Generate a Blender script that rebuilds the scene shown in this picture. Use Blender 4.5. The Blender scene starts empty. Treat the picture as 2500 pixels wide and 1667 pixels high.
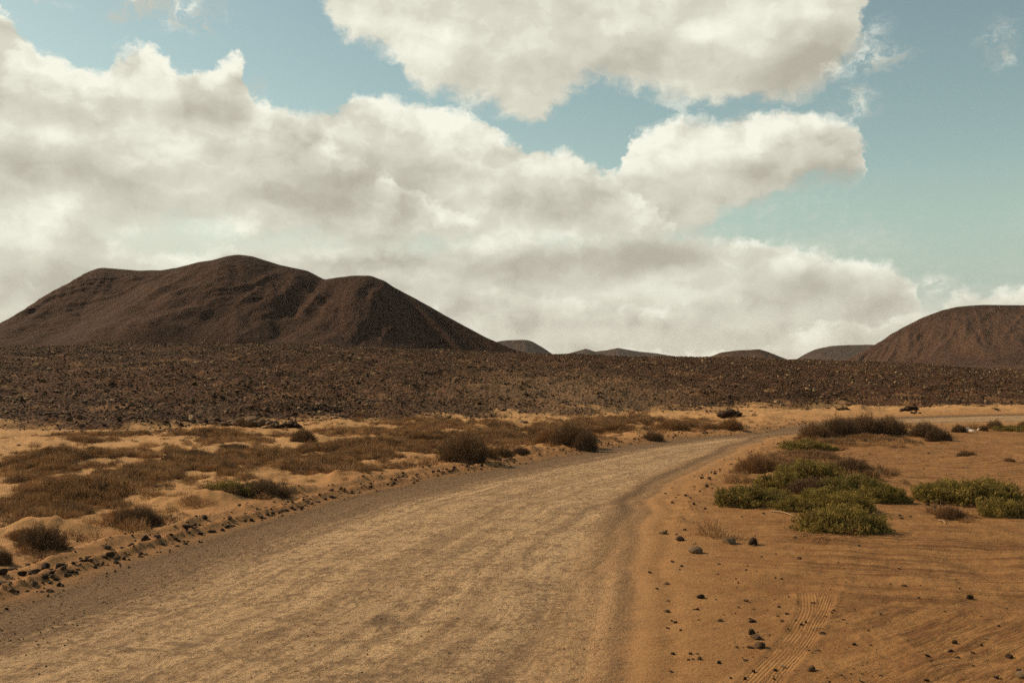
import bpy, math, random
import numpy as np
from mathutils import Vector, Matrix

random.seed(7)
rng = np.random.default_rng(7)
SC = bpy.context.scene
COL = SC.collection

# ------------------------------------------------------------------ camera
FPX = 2431.0                      # focal length in photo pixels (35 mm lens, 2500 px frame)
CAMZ = 2.5
PITCH = math.atan(56.5 / FPX)
cam_d = bpy.data.cameras.new('camera')
cam_d.lens = 35.0
cam_d.sensor_width = 36.0
cam_d.clip_start = 0.05
cam_d.clip_end = 60000.0
cam = bpy.data.objects.new('camera', cam_d)
cam.location = (0, 0, CAMZ)
cam.rotation_euler = (math.pi / 2 + PITCH, 0, 0)
COL.objects.link(cam)
SC.camera = cam

SC.view_settings.view_transform = 'Standard'
SC.view_settings.look = 'None'
SC.view_settings.exposure = 0.32
SC.view_settings.gamma = 1.0
SC.view_settings.use_curve_mapping = False
SC.cycles.use_denoising = False
SC.cycles.denoiser = 'OPENIMAGEDENOISE'
SC.cycles.denoising_input_passes = 'RGB_ALBEDO_NORMAL'
SC.cycles.denoising_prefilter = 'ACCURATE'
SC.cycles.max_bounces = 5
SC.cycles.diffuse_bounces = 2
SC.cycles.volume_bounces = 0
SC.cycles.use_adaptive_sampling = True
SC.cycles.adaptive_threshold = 0.03
SC.cycles.adaptive_min_samples = 32

SUN_AZ = math.radians(-64)        # to the left and a little ahead of the camera
SUN_EL = math.radians(34)
sd = bpy.data.lights.new('sun', 'SUN')
sd.energy = 5.0
sd.angle = math.radians(0.5)
sd.color = (1.0, 0.775, 0.53)
sun = bpy.data.objects.new('sun', sd)
sv = Vector((math.sin(SUN_AZ) * math.cos(SUN_EL), math.cos(SUN_AZ) * math.cos(SUN_EL), math.sin(SUN_EL)))
sun.rotation_euler = sv.to_track_quat('Z', 'Y').to_euler()
COL.objects.link(sun)


# ------------------------------------------------------------------ node expression helper
class G:
    def __init__(self, tree):
        self.t = tree

    def node(self, kind, **kw):
        n = self.t.nodes.new(kind)
        for k, v in kw.items():
            setattr(n, k, v)
        return n

    def put(self, sock, v):
        if isinstance(v, S):
            self.t.links.new(v.s, sock)
        elif v is not None:
            sock.default_value = v

    def m(self, op, a, b=None, c=None, clamp=False):
        n = self.node('ShaderNodeMath', operation=op)
        n.use_clamp = clamp
        self.put(n.inputs[0], a)
        if b is not None: self.put(n.inputs[1], b)
        if c is not None: self.put(n.inputs[2], c)
        return S(self, n.outputs[0])

    def clamp(self, a): return self.m('ADD', a, 0.0, clamp=True)

    def sstep(self, lo, hi, x):
        n = self.node('ShaderNodeMapRange', interpolation_type='SMOOTHSTEP')
        self.put(n.inputs['Value'], x); self.put(n.inputs['From Min'], lo); self.put(n.inputs['From Max'], hi)
        return S(self, n.outputs[0])

    def lin(self, lo, hi, x, a=0.0, b=1.0):
        n = self.node('ShaderNodeMapRange', interpolation_type='LINEAR')
        self.put(n.inputs['Value'], x); self.put(n.inputs['From Min'], lo); self.put(n.inputs['From Max'], hi)
        self.put(n.inputs['To Min'], a); self.put(n.inputs['To Max'], b)
        return S(self, n.outputs[0])

    def vec(self, x=0.0, y=0.0, z=0.0):
        n = self.node('ShaderNodeCombineXYZ')
        for i, v in enumerate((x, y, z)): self.put(n.inputs[i], v)
        return S(self, n.outputs[0])

    def sep(self, v):
        n = self.node('ShaderNodeSeparateXYZ')
        self.put(n.inputs[0], v)
        return [S(self, o) for o in n.outputs]

    def vm(self, op, a, b=None, scale=None):
        n = self.node('ShaderNodeVectorMath', operation=op)
        self.put(n.inputs[0], a)
        if b is not None: self.put(n.inputs[1], b)
        if scale is not None: self.put(n.inputs['Scale'], scale)
        return S(self, n.outputs['Value'] if op in ('LENGTH', 'DOT_PRODUCT', 'DISTANCE') else n.outputs[0])

    def noise(self, v, scale=1.0, detail=4.0, rough=0.5, color=False, distortion=0.0, lac=2.0, kind='FBM', dim='3D'):
        n = self.node('ShaderNodeTexNoise', noise_dimensions=dim)
        n.noise_type = kind
        self.put(n.inputs['Vector'], v)
        n.inputs['Scale'].default_value = scale
        n.inputs['Detail'].default_value = detail
        n.inputs['Roughness'].default_value = rough
        n.inputs['Lacunarity'].default_value = lac
        n.inputs['Distortion'].default_value = distortion
        return S(self, n.outputs['Color' if color else 'Fac'])

    def voro(self, v, scale=1.0, feature='F1', out='Distance', rnd=1.0, smooth=None, detail=None, dim='3D'):
        n = self.node('ShaderNodeTexVoronoi', voronoi_dimensions=dim, feature=feature)
        self.put(n.inputs['Vector'], v)
        n.inputs['Scale'].default_value = scale
        n.inputs['Randomness'].default_value = rnd
        if smooth is not None: n.inputs['Smoothness'].default_value = smooth
        if detail is not None: n.inputs['Detail'].default_value = detail
        return S(self, n.outputs[out])

    def mix(self, f, a, b):
        n = self.node('ShaderNodeMix', data_type='RGBA')
        self.put(n.inputs[0], f)
        for i, v in ((6, a), (7, b)):
            if isinstance(v, S): self.t.links.new(v.s, n.inputs[i])
            else: n.inputs[i].default_value = (v[0], v[1], v[2], 1.0)
        return S(self, n.outputs[2])

    def mul(self, a, b):
        n = self.node('ShaderNodeMix', data_type='RGBA', blend_type='MULTIPLY')
        n.inputs[0].default_value = 1.0
        for i, v in ((6, a), (7, b)):
            if isinstance(v, S): self.t.links.new(v.s, n.inputs[i])
            else: n.inputs[i].default_value = (v[0], v[1], v[2], 1.0)
        return S(self, n.outputs[2])

    def attr(self, name, out='Fac'):
        n = self.node('ShaderNodeAttribute', attribute_name=name)
        return S(self, n.outputs[out])


class S:
    def __init__(self, g, s): self.g = g; self.s = s
    def __add__(self, o): return self.g.m('ADD', self, o)
    __radd__ = __add__
    def __sub__(self, o): return self.g.m('SUBTRACT', self, o)
    def __rsub__(self, o): return self.g.m('SUBTRACT', o, self)
    def __neg__(self): return self.g.m('MULTIPLY', self, -1.0)
    def __mul__(self, o): return self.g.m('MULTIPLY', self, o)
    __rmul__ = __mul__
    def __truediv__(self, o): return self.g.m('DIVIDE', self, o)


def px_angles(px, py):
    """photo pixel -> azimuth, elevation in degrees"""
    vx, vz = (px - 1250.0) / FPX, (833.5 - py) / FPX
    y = math.cos(PITCH) - vz * math.sin(PITCH)
    z = math.sin(PITCH) + vz * math.cos(PITCH)
    L = math.sqrt(vx * vx + y * y + z * z)
    return math.degrees(math.atan2(vx, y)), math.degrees(math.asin(z / L))


# ------------------------------------------------------------------ sky
world = bpy.data.worlds.new('World')
SC.world = world
world.use_nodes = True
wt = world.node_tree
wt.nodes.clear()
g = G(wt)
SKY_STRENGTH = 0.08
AZR = 34.0
K = 2500.0 / 2352.0


def edge_curve(az, pts, name):
    """elevation (deg) of a cloud edge as a function of azimuth; pts in 2352-wide picture units"""
    P = [px_angles(x * K, y * K) for x, y in pts]
    n = g.node('ShaderNodeFloatCurve')
    cm = n.mapping
    cm.extend = 'HORIZONTAL'
    c = cm.curves[0]
    Q = sorted([((a + AZR) / (2 * AZR), e / 40.0 + 0.2) for a, e in P])
    Q = [q for i, q in enumerate(Q) if i == 0 or q[0] - Q[i - 1][0] > 1e-4]
    c.points[0].location = Q[0]
    c.points[1].location = Q[-1]
    for q in Q[1:-1]:
        c.points.new(q[0], q[1])
    for p in c.points: p.handle_type = 'AUTO'
    cm.update()
    g.put(n.inputs['Value'], (az + AZR) / (2 * AZR))
    return (S(g, n.outputs[0]) - 0.2) * 40.0


tc = g.node('ShaderNodeTexCoord')
D = S(g, tc.outputs['Generated'])
dx, dy, dz = g.sep(D)
az0 = g.m('ARCTAN2', dx, dy) * 57.29578
el0 = g.m('ARCSINE', dz) * 57.29578
# noise space: azimuth/elevation in degrees, finer towards the horizon
low = g.sstep(12.0, 1.0, el0)
P0 = g.vec(az0, el0 * 1.35, 0.0)
w1 = g.vm('SUBTRACT', g.noise(P0, 0.16, 2.0, 0.5, color=True, dim='2D'), (0.5, 0.5, 0.5))
w2 = g.vm('SUBTRACT', g.noise(g.vm('ADD', P0, (31.0, 7.0, 3.0)), 0.8, 4.0, 0.6, color=True, dim='2D'), (0.5, 0.5, 0.5))
w1x, w1y, _ = g.sep(w1)
w2x, w2y, _ = g.sep(w2)
az = az0 + w1x * 1.6 + w2x * 1.3
el = el0 + w1y * 1.1 + w2y * 1.0
# billowing puffs
def puffs(off, det):
    p = g.vm('ADD', g.vm('ADD', P0, g.vm('SCALE', w2, scale=1.1)), off)
    a = g.noise(p, 0.30, det, 0.52, dim='2D')
    b = g.voro(p, 0.27, 'SMOOTH_F1', smooth=0.8, dim='2D')
    return a * 1.3 - b * 0.40
nA = puffs((0, 0, 0), 7.0)
nB = puffs((-0.7, 1.1, 0), 3.0)
emb = nA - nB                                   # > 0 on faces turned to the sun
fine = g.noise(P0, 1.6, 5.0, 0.6, dim='2D') - 0.5
torn = g.noise(g.vm('ADD', P0, g.vm('SCALE', w2, scale=2.2)), 0.75, 6.0, 0.64, dim='2D') - 0.5
broad = g.noise(g.vm('ADD', g.vec(az0 * 0.75, el0 * 1.6, 0.0), (11.0, 4.0, 9.0)), 0.13, 3.0, 0.5, dim='2D') - 0.5

sky = g.node('ShaderNodeTexSky', sky_type='NISHITA')
sky.sun_disc = False
sky.sun_elevation = SUN_EL
sky.sun_rotation = SUN_AZ
sky.air_density = 1.0
sky.dust_density = 0.5
sky.ozone_density = 1.0
base = g.mul(S(g, sky.outputs[0]), (1.36, 1.29, 0.90))
base = g.mix(g.sstep(11.0, 1.5, el0) * 0.85, base, (3.75, 4.6, 4.45))
WHITE = (9.4, 9.35, 8.0)
CREAM = (7.3, 7.15, 5.95)
GREY = (5.85, 5.65, 4.7)
SHADE = (4.65, 4.42, 3.6)


def blob(x, y, rx, ry):
    """soft elliptical weight centred on a picture position"""
    a, e = px_angles(x * K, y * K)
    ra = rx * K / FPX * 57.3
    re = ry * K / FPX * 57.3
    u = (az0 + w1x * 1.2 - a) * (1.0 / ra)
    v = (el0 + w1y * 0.8 - e) * (1.0 / re)
    return g.m('EXPONENT', (u * u + v * v) * -1.0)


light = broad * 1.3
for x, y, rx, ry, k in [
    (120, 235, 230, 36, -.45), (470, 265, 120, 30, -.42), (300, 420, 260, 45, -.30), (150, 310, 160, 28, .22),
    (480, 330, 260, 26, .25), (760, 420, 190, 60, -.55), (700, 330, 60, 60, -.25), (1000, 300, 140, 60, .25), (1240, 560, 260, 22, .15),
    (1330, 480, 130, 36, -.5), (1000, 480, 160, 40, -.1), (1500, 130, 150, 70, -.42), (1790, 180, 160, 50, -.55),
    (1400, 40, 160, 40, -.15), (900, 90, 140, 90, .35), (1620, 70, 110, 30, .2), (1180, 120, 110, 60, -.05), (1880, 120, 90, 60, -.4), (1830, 395, 150, 30, -.35), (1940, 390, 50, 40, -.4),
    (1650, 340, 110, 40, .05), (1500, 420, 90, 60, .1), (1400, 600, 260, 40, -.45), (1100, 620, 160, 25, -.2), (1330, 742, 200, 18, -.30),
    (1830, 665, 230, 34, -.48), (1560, 700, 140, 24, -.2), (1900, 605, 160, 22, .2), (2010, 700, 100, 20, -.3), (100, 640, 160, 50, -.3),
    (60, 500, 160, 50, .3), (350, 540, 260, 30, .25), (900, 560, 140, 30, -.1)]:
    light = light + blob(x, y, rx, ry) * k

col = base
# thin bright veil low over the land, thicker on the left
veil = g.sstep(10.5, 2.5, el0 + az0 * 0.10 + fine * 5.0 + broad * 9.0) * 0.9
col = g.mix(veil * g.sstep(48.0, 10.0, az0), col, CREAM)


def layer(col, top, bot, st=0.55, sb=1.3, amp=3.0, bias=0.0, opac=1.0, rim=1.6, tear=2.1):
    t = edge_curve(az, top, 'top') if top else None
    b = edge_curve(az, bot, 'bot') if bot else None
    st, sb = st * 1.45, sb * 1.4
    n = (nA - 0.33) * amp + torn * tear
    if t is not None:
        dt = t - el + n * 0.55
        alpha = g.sstep(0.0, st, dt)
        rimv = g.m('EXPONENT', g.m('MAXIMUM', dt, 0.0) * (-1.0 / rim))
    else:
        alpha = None
    if b is not None:
        db = el - b + n * 0.6
        ab = g.sstep(0.0, sb, db)
        alpha = ab if alpha is None else g.m('MINIMUM', alpha, ab)
        under = g.m('EXPONENT', g.m('MAXIMUM', db, 0.0) * (-1.0 / 1.6))
    br = light * 0.95 + torn * 0.35 + 0.60 + bias
    if t is not None: br = br + rimv * 0.5 + emb * (rimv * 1.5 + 0.65)
    else: br = br + emb * 0.8
    if b is not None: br = br - under * 0.10
    c = g.mix(g.lin(-0.1, 0.35, br), SHADE, GREY)
    c = g.mix(g.lin(0.3, 0.75, br), c, CREAM)
    c = g.mix(g.lin(0.7, 1.15, br), c, WHITE)
    return g.mix(g.clamp(alpha * opac), col, c)


# lower bank reaching down to the horizon
col = layer(col, [(-150, 430), (0, 462), (60, 466), (130, 474), (200, 500), (300, 555), (450, 585), (600, 575), (800, 575), (1000, 590),
                  (1200, 560), (1400, 545), (1600, 532), (1660, 545), (1750, 553), (1850, 572), (1950, 588), (2040, 598),
                  (2085, 635), (2105, 705), (2140, 712), (2190, 676), (2230, 668), (2290, 682), (2352, 690), (2450, 700)],
            None, st=0.55, amp=1.8, bias=-0.06, opac=0.95, rim=.9, tear=2.0)
# low puffs above the right-hand hill, and a row of small heads low in the middle
col = layer(col, [(1700, 800), (1900, 735), (2000, 740), (2100, 716), (2150, 706), (2185, 668), (2215, 656), (2250, 668), (2275, 672), (2310, 660), (2352, 664), (2450, 670)],
            None, st=0.35, amp=0.9, bias=-.02, rim=.7, tear=1.1)
col = layer(col, [(900, 760), (1000, 700), (1060, 676), (1120, 664), (1180, 656), (1260, 664), (1340, 672), (1400, 690), (1480, 704), (1560, 735), (1620, 790)],
            [(900, 740), (1100, 770), (1300, 780), (1560, 770), (1620, 750)], st=0.5, sb=1.0, amp=1.2, bias=.0, rim=.8, tear=1.4)
# grey lens low in the middle
col = layer(col, [(700, 700), (860, 590), (1000, 545), (1300, 530), (1500, 535), (1640, 560), (1680, 625), (1750, 700)],
            [(700, 560), (860, 620), (1000, 655), (1150, 672), (1400, 665), (1560, 645), (1680, 622), (1750, 560)],
            st=0.9, sb=0.8, amp=1.6, bias=-.28, rim=.8)
# right-hand lobe
col = layer(col, [(1330, 600), (1400, 410), (1430, 345), (1470, 300), (1530, 272), (1600, 268), (1650, 285), (1690, 262), (1750, 252),
                  (1850, 262), (1910, 278), (1955, 300), (1978, 350), (1985, 420), (2010, 700)],
            [(1330, 560), (1500, 560), (1630, 545), (1660, 500), (1720, 480), (1800, 455), (1890, 430), (1950, 425), (1985, 400), (2010, 200)],
            st=0.5, sb=0.9, amp=2.3)
# middle bank
col = layer(col, [(560, 330), (640, 272), (700, 262), (760, 252), (850, 228), (960, 235), (1050, 260), (1150, 298), (1250, 335),
                  (1330, 365), (1400, 395), (1450, 430), (1520, 480), (1600, 540), (1700, 640)],
            [(560, 560), (700, 560), (900, 590), (1100, 600), (1300, 590), (1450, 575), (1560, 540), (1620, 480)],
            st=0.5, sb=1.4, amp=2.3, bias=.06)
# left bank in front
col = layer(col, [(-150, -30), (0, 28), (60, 78), (150, 138), (205, 160), (235, 150), (250, 115), (330, 103), (370, 128), (400, 166),
                  (470, 172), (540, 142), (562, 152), (580, 200), (640, 268), (720, 318), (800, 362), (880, 400), (960, 445), (1060, 492), (1160, 545)],
            [(-150, 400), (0, 412), (150, 432), (220, 465), (330, 492), (500, 525), (700, 558), (900, 562), (1060, 548), (1160, 500)],
            st=0.45, sb=1.2, amp=2.3, rim=1.9)
# big cloud leaving the top of the picture; it closes again above the frame
col = layer(col, [(560, -200), (700, -420), (1000, -640), (1500, -700), (1900, -560), (2020, -260)],
            [(640, -180), (700, -30), (740, 40), (790, 88), (870, 112), (915, 150), (960, 215), (1040, 240), (1130, 250), (1220, 282),
             (1280, 240), (1330, 205), (1450, 222), (1600, 246), (1750, 238), (1880, 220), (1935, 180), (1965, 110), (1990, 20), (2040, -200)],
            st=1.2, sb=0.85, amp=2.4, bias=.12)


def wisp(col, x, y, rx, ry, k):
    a = blob(x, y, rx * 1.25, ry * 1.25) * (0.55 + torn * 2.6)
    return g.mix(g.clamp(g.sstep(0.15, 0.95, a) * k), col, g.mix(g.sstep(-.1, .25, emb), GREY, WHITE))


for w in [(390, 20, 110, 42, .8), (270, 40, 40, 18, .5), (330, -6, 60, 20, .6), (70, -4, 80, 12, .5), (1965, 240, 45, 32, .65),
          (2300, 105, 42, 48, .5), (2140, 650, 34, 22, .7), (1990, 110, 70, 50, .5), (605, 205, 30, 24, .35), (1980, 150, 110, 30, .45), (440, 55, 40, 25, .6)]:
    col = wisp(col, *w)

# the rest of the dome, outside the picture, carries the same broken cumulus
Pg = g.vec(dx / (g.m('MAXIMUM', dz, 0.0) + 0.12), dy / (g.m('MAXIMUM', dz, 0.0) + 0.12), 2.0)
gen = g.noise(Pg, 0.85, 5.0, 0.55, dim='2D')
gen2 = g.noise(g.vm('ADD', Pg, (0.12, -0.1, 0.0)), 0.85, 3.0, 0.55, dim='2D')
outs = g.m('MAXIMUM', g.sstep(30.0, 36.0, g.m('ABSOLUTE', az0)), g.sstep(24.0, 30.0, el0))
gc = g.mix(g.sstep(-.06, .08, gen - gen2 - 0.02), GREY, WHITE)
col = g.mix(g.sstep(0.55, 0.63, gen) * outs, col, gc)

bg = g.node('ShaderNodeBackground')
g.put(bg.inputs['Color'], col)
bg.inputs['Strength'].default_value = SKY_STRENGTH
wo = g.node('ShaderNodeOutputWorld')
wt.links.new(bg.outputs[0], wo.inputs[0])
world.cycles.sampling_method = 'MANUAL'
world.cycles.sample_map_resolution = 256
#END_SKY


# ------------------------------------------------------------------ noise and ground geometry
_perm = np.random.default_rng(3).permutation(4096)
_gx = np.cos(np.linspace(0, 2 * np.pi, 4096, endpoint=False)); _gy = np.sin(np.linspace(0, 2 * np.pi, 4096, endpoint=False))


def pn(x, y, seed=0):
    xi = np.floor(x).astype(np.int64); yi = np.floor(y).astype(np.int64)
    xf = x - xi; yf = y - yi
    u = xf * xf * xf * (xf * (xf * 6 - 15) + 10); v = yf * yf * yf * (yf * (yf * 6 - 15) + 10)
    def gr(ix, iy, fx, fy):
        h = _perm[(_perm[(ix + seed * 131) & 4095] + iy * 57) & 4095]
        return _gx[h] * fx + _gy[h] * fy
    a = gr(xi, yi, xf, yf); b = gr(xi + 1, yi, xf - 1, yf)
    c = gr(xi, yi + 1, xf, yf - 1); d = gr(xi + 1, yi + 1, xf - 1, yf - 1)
    return ((a + (b - a) * u) * (1 - v) + (c + (d - c) * u) * v) * 1.5


def fbm(x, y, octv=4, seed=0, gain=0.5):
    s = 0; a = 1; f = 1
    for o in range(octv):
        s = s + a * pn(x * f + o * 17.3, y * f - o * 9.1, seed + o); a *= gain; f *= 2.03
    return s


def ridged(x, y, octv=4, seed=0, gain=0.5):
    s = 0; a = 1; f = 1
    for o in range(octv):
        s = s + a * (1 - 2 * np.abs(pn(x * f + o * 7.3, y * f + o * 3.1, seed + o))); a *= gain; f *= 2.1
    return s


def smooth(lo, hi, x):
    t = np.clip((x - lo) / (hi - lo), 0, 1)
    return t * t * (3 - 2 * t)


HOR = 890.0


def gp(px, py):
    """where the sight line through a photo position meets level ground"""
    d = CAMZ * FPX / (py - HOR)
    return (px - 1250.0) / FPX * d, d


LE = [(-10.5, -8), (-8.6, 0), (-6.9, 5.5)] + [gp(*p) for p in [(30, 1477), (214, 1409), (421, 1347), (650, 1271), (900, 1206), (1236, 1140), (1416, 1107),
      (1600, 1079), (1814, 1059), (1960, 1036), (2060, 1026), (2212, 1017), (2500, 1010)]] + [(40, 53.5), (90, 56)]
RE = [(-1.4, -8), (-0.1, 0), (0.6, 5.0)] + [gp(*p) for p in [(1544, 1500), (1558, 1350), (1600, 1225), (1650, 1175), (1715, 1144), (1807, 1102), (1883, 1073),
      (1960, 1058), (2040, 1049), (2110, 1042), (2180, 1036), (2300, 1032), (2500, 1029)]] + [(39, 46.3), (90, 48.5)]
LE = np.array(LE); RE = np.array(RE)


def resample(A, n):
    t = np.arange(len(A)); tt = np.linspace(0, len(A) - 1, n)
    out = np.stack([np.interp(tt, t, A[:, 0]), np.interp(tt, t, A[:, 1])], 1)
    k = np.hanning(23); k /= k.sum()
    pad = np.pad(out, ((11, 11), (0, 0)), mode='edge')
    sm = np.stack([np.convolve(pad[:, i], k, 'valid') for i in (0, 1)], 1)
    return sm


NR = 420
LS, RS = resample(LE, NR), resample(RE, NR)
CE = (LS + RS) / 2
TG = np.gradient(CE, axis=0); TG /= np.linalg.norm(TG, axis=1)[:, None]
NRM = np.stack([-TG[:, 1], TG[:, 0]], 1)            # points to the left of travel
HWID = np.abs(((LS - RS) * NRM).sum(1)) / 2
ARC = np.concatenate([[0], np.cumsum(np.linalg.norm(np.diff(CE, axis=0), axis=1))])


def road_coords(x, y):
    """across (1 = left edge, -1 = right edge), metres outside the left and right edges, along (m)"""
    n = len(x)
    d = np.full(n, 999.0); s = np.zeros(n); hw = np.full(n, 3.0)
    idx = np.where((y > -9) & (y < 75) & (x > -30) & (x < 95))[0]
    for a in range(0, len(idx), 40000):
        i = idx[a:a + 40000]
        q = (x[i, None] - CE[None, :, 0]) ** 2 + (y[i, None] - CE[None, :, 1]) ** 2
        k = q.argmin(1)
        ddx = x[i] - CE[k, 0]; ddy = y[i] - CE[k, 1]
        d[i] = ddx * NRM[k, 0] + ddy * NRM[k, 1]
        s[i] = ARC[k] + ddx * TG[k, 0] + ddy * TG[k, 1]
        hw[i] = HWID[k]
    return d, s, hw


# foot of the lava slope and its crest as seen along each bearing (x/y)
LB = np.array([(-2500, 1062), (-800, 1058), (0, 1052), (300, 1050), (560, 1046), (900, 1030), (1200, 1022), (1450, 1012), (1700, 1006), (1850, 1003), (2050, 997), (2250, 995), (2500, 992), (3000, 988), (5000, 980)], float)
LC = np.array([(-2500, 870), (-800, 856), (-200, 850), (100, 849), (400, 845), (650, 845), (900, 852), (1200, 863), (1500, 870), (1750, 873), (2000, 882), (2150, 886), (2300, 891), (2400, 899), (2500, 904), (2700, 908), (5000, 905)], float)
DCREST = 112.0

# separate hummocks: x, y, radius along x, radius along y, height
MOUNDS = []


def mound(px, py, w, h, k=0.6):
    x, d = gp(px, py)
    rx = w / FPX * d / 2
    MOUNDS.append((x, d + rx * k * 0.8, rx, rx * k, h))


for m_ in [(490, 1236, 200, .34), (320, 1276, 190, .26), (95, 1318, 260, .36), (822, 1180, 230, .40), (620, 1215, 260, .38), (300, 1160, 330, .2),
           (1130, 1108, 210, .42), (1400, 1088, 210, .40), (1290, 1108, 130, .25), (1640, 1052, 200, .40), (1790, 1050, 110, .45), (1200, 1082, 200, .3),
           (1020, 1080, 180, .35), (740, 1085, 200, .35), (230, 1085, 260, .35), (60, 1140, 400, .3), (480, 1100, 240, .3), (900, 1110, 260, .35), (1560, 1068, 120, .35), (820, 1052, 90, .4), (1250, 1040, 120, .5), (1330, 1035, 60, .5), (1560, 1030, 100, .5),
           (2090, 1062, 330, .42), (2265, 1066, 190, .35), (1960, 1185, 430, .30), (1957, 1140, 300, .30), (2050, 1262, 230, .12), (2360, 1225, 330, .26), (2445, 1255, 150, .12), (2420, 1048, 190, .3),
           (2380, 1128, 190, .14), (2160, 1090, 230, .12), (1930, 1098, 210, .2), (2330, 1000, 100, .35), (2100, 1006, 90, .4), (150, 1225, 300, .15)]:
    mound(*m_)
MOUNDS = [m for m in MOUNDS]


def lava_s(x, y):
    yy = np.maximum(y, 0.5)
    p = 1250 + FPX * x / yy
    wob = fbm(x * 0.16, y * 0.16, 3, 40) * 1.6
    db = CAMZ * FPX / (np.interp(p, LB[:, 0], LB[:, 1]) - HOR)
    s = y + wob - db
    s = np.where(y <= 0.5, -50.0, s)
    zc = CAMZ + (HOR - np.interp(p, LC[:, 0], LC[:, 1]) - 3.5 * smooth(700, 1200, p)) / FPX * DCREST
    return s, db, zc


def terrain(x, y, full=False):
    x = np.asarray(x, float); y = np.asarray(y, float)
    r = np.hypot(x, y)
    d, s, hw = road_coords(x, y)
    dl = d - hw                       # > 0 outside the left edge
    dr = -d - hw                      # > 0 outside the right edge
    out = np.maximum(dl, dr)
    near = 1 - smooth(60, 90, r)
    left = smooth(0.0, 3.0, dl) * near
    right = smooth(0.0, 2.5, dr) * near
    z = np.zeros_like(x)
    # wind-blown sand on the left
    z += left * (0.10 + 0.13 * fbm(x * 0.33, y * 0.33, 3, 1) + 0.05 * fbm(x * 1.2, y * 1.2, 3, 5) + 0.016 * fbm(x * 4.5, y * 4.5, 3, 8))
    z += right * (0.05 * fbm(x * 0.25, y * 0.25, 3, 2) + 0.022 * fbm(x * 1.3, y * 1.3, 3, 6) + 0.009 * fbm(x * 6, y * 6, 3, 9))
    hm = np.zeros_like(x)
    for mx, my, rx, ry, h in MOUNDS:
        i = np.where((np.abs(x - mx) < rx * 2.2) & (np.abs(y - my) < ry * 2.2))[0] if x.ndim else None
        if i is None or len(i) == 0: continue
        q = ((x[i] - mx) / rx) ** 2 + ((y[i] - my) / ry) ** 2
        q = q * (1 + 0.5 * fbm(x[i] * 1.6 + mx, y[i] * 1.6, 2, 12))
        hm[i] = np.maximum(hm[i], .50 * h * np.exp(-np.maximum(q, 0) * 1.7) * (1 + .35 * fbm(x[i] * 2.6, y[i] * 2.6, 3, 14)))
    z += hm * smooth(0.1, 1.2, out)
    # raised rim of loose clods beside the road, two grader ridges on the left
    nz = fbm(s * 0.5, d * 0.3, 3, 20)
    fade = 1 - smooth(36, 46, s * 0 + y)
    b1 = np.exp(-((dl - 0.42 - 0.10 * nz) / 0.13) ** 2) * (0.080 + 0.025 * nz + 0.03 * fbm(s * 7, d * 7, 3, 21))
    b2 = np.exp(-((dl - 0.98 - 0.18 * nz) / 0.15) ** 2) * (0.06 + 0.05 * fbm(s * 0.9, d, 3, 22) + 0.02 * fbm(s * 6, d * 6, 2, 24))
    z += (b1 + np.maximum(b2, 0)) * (0.55 + 0.45 * fade)
    b3 = np.exp(-((dr - 0.75 - 0.3 * nz) / 0.25) ** 2) * np.maximum(0.035 * fbm(s * 3, d * 3, 3, 23) + 0.02, 0) * smooth(13, 17, y)
    z += b3
    # road bed: gentle crown and wheel lanes
    onr = smooth(0.15, -0.25, out)
    z += onr * (-0.035 + 0.03 * (1 - (d / hw) ** 2) + 0.006 * fbm(d * 2.2, s * 0.35, 3, 30) + 0.004 * fbm(d * 5, s * 4, 3, 31))
    # shallow ruts near the right edge
    for o, wd, dep in ((-0.35, .13, .018), (-0.02, .10, .014), (0.38, .12, .016), (-0.9, .14, .01)):
        z -= np.exp(-((dr - o - 0.08 * nz) / wd) ** 2) * dep * smooth(40, 12, y)
    # lava slope
    ls, db, zc = lava_s(x, y)
    t = np.clip(ls / (DCREST - db), 0, None)
    rise = np.where(t < 1, zc * (1 - (1 - np.minimum(t, 1)) ** 1.35), zc)
    back = smooth(1.0, 1.9, t)
    rise = rise * (1 - back) + 0.3 * back
    rough = smooth(0.0, 6.0, ls)
    rr = fbm(x * 0.09, y * 0.09, 4, 50) * 0.35 + ridged(x * 0.35, y * 0.35, 4, 52) * 0.12 + fbm(x * 1.8, y * 1.8, 3, 55) * 0.07
    nearcrest = np.exp(-((t - 1) / 0.35) ** 2)
    z += rise + rough * rr * (1 - 0.35 * nearcrest) * (1 - smooth(300, 900, r)) + smooth(-0.5, 1.0, ls) * 0.12
    z += smooth(250, 900, r) * fbm(x * 0.0016, y * 0.0016, 4, 60) * 1.2 * smooth(2.0, 1.0, t * 0 + 1)
    if full:
        return z, dict(dl=dl, dr=dr, rs=s, lava=ls, hm=hm, across=np.clip(d / hw, -3, 3), onroad=-out)
    return z


def hz(x, y):
    return float(terrain(np.array([x]), np.array([y]))[0])


def at(px, py):
    """ground point seen at a photo position (one refinement for the height of the ground)"""
    x, d = gp(px, py)
    for _ in range(4):
        z = hz(x, d)
        d2 = (CAMZ - z) * FPX / (py - HOR) if py > HOR + 3 else d
        d = 0.5 * d + 0.5 * d2
        x = (px - 1250.0) / FPX * d
    return x, d, hz(x, d)


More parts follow.
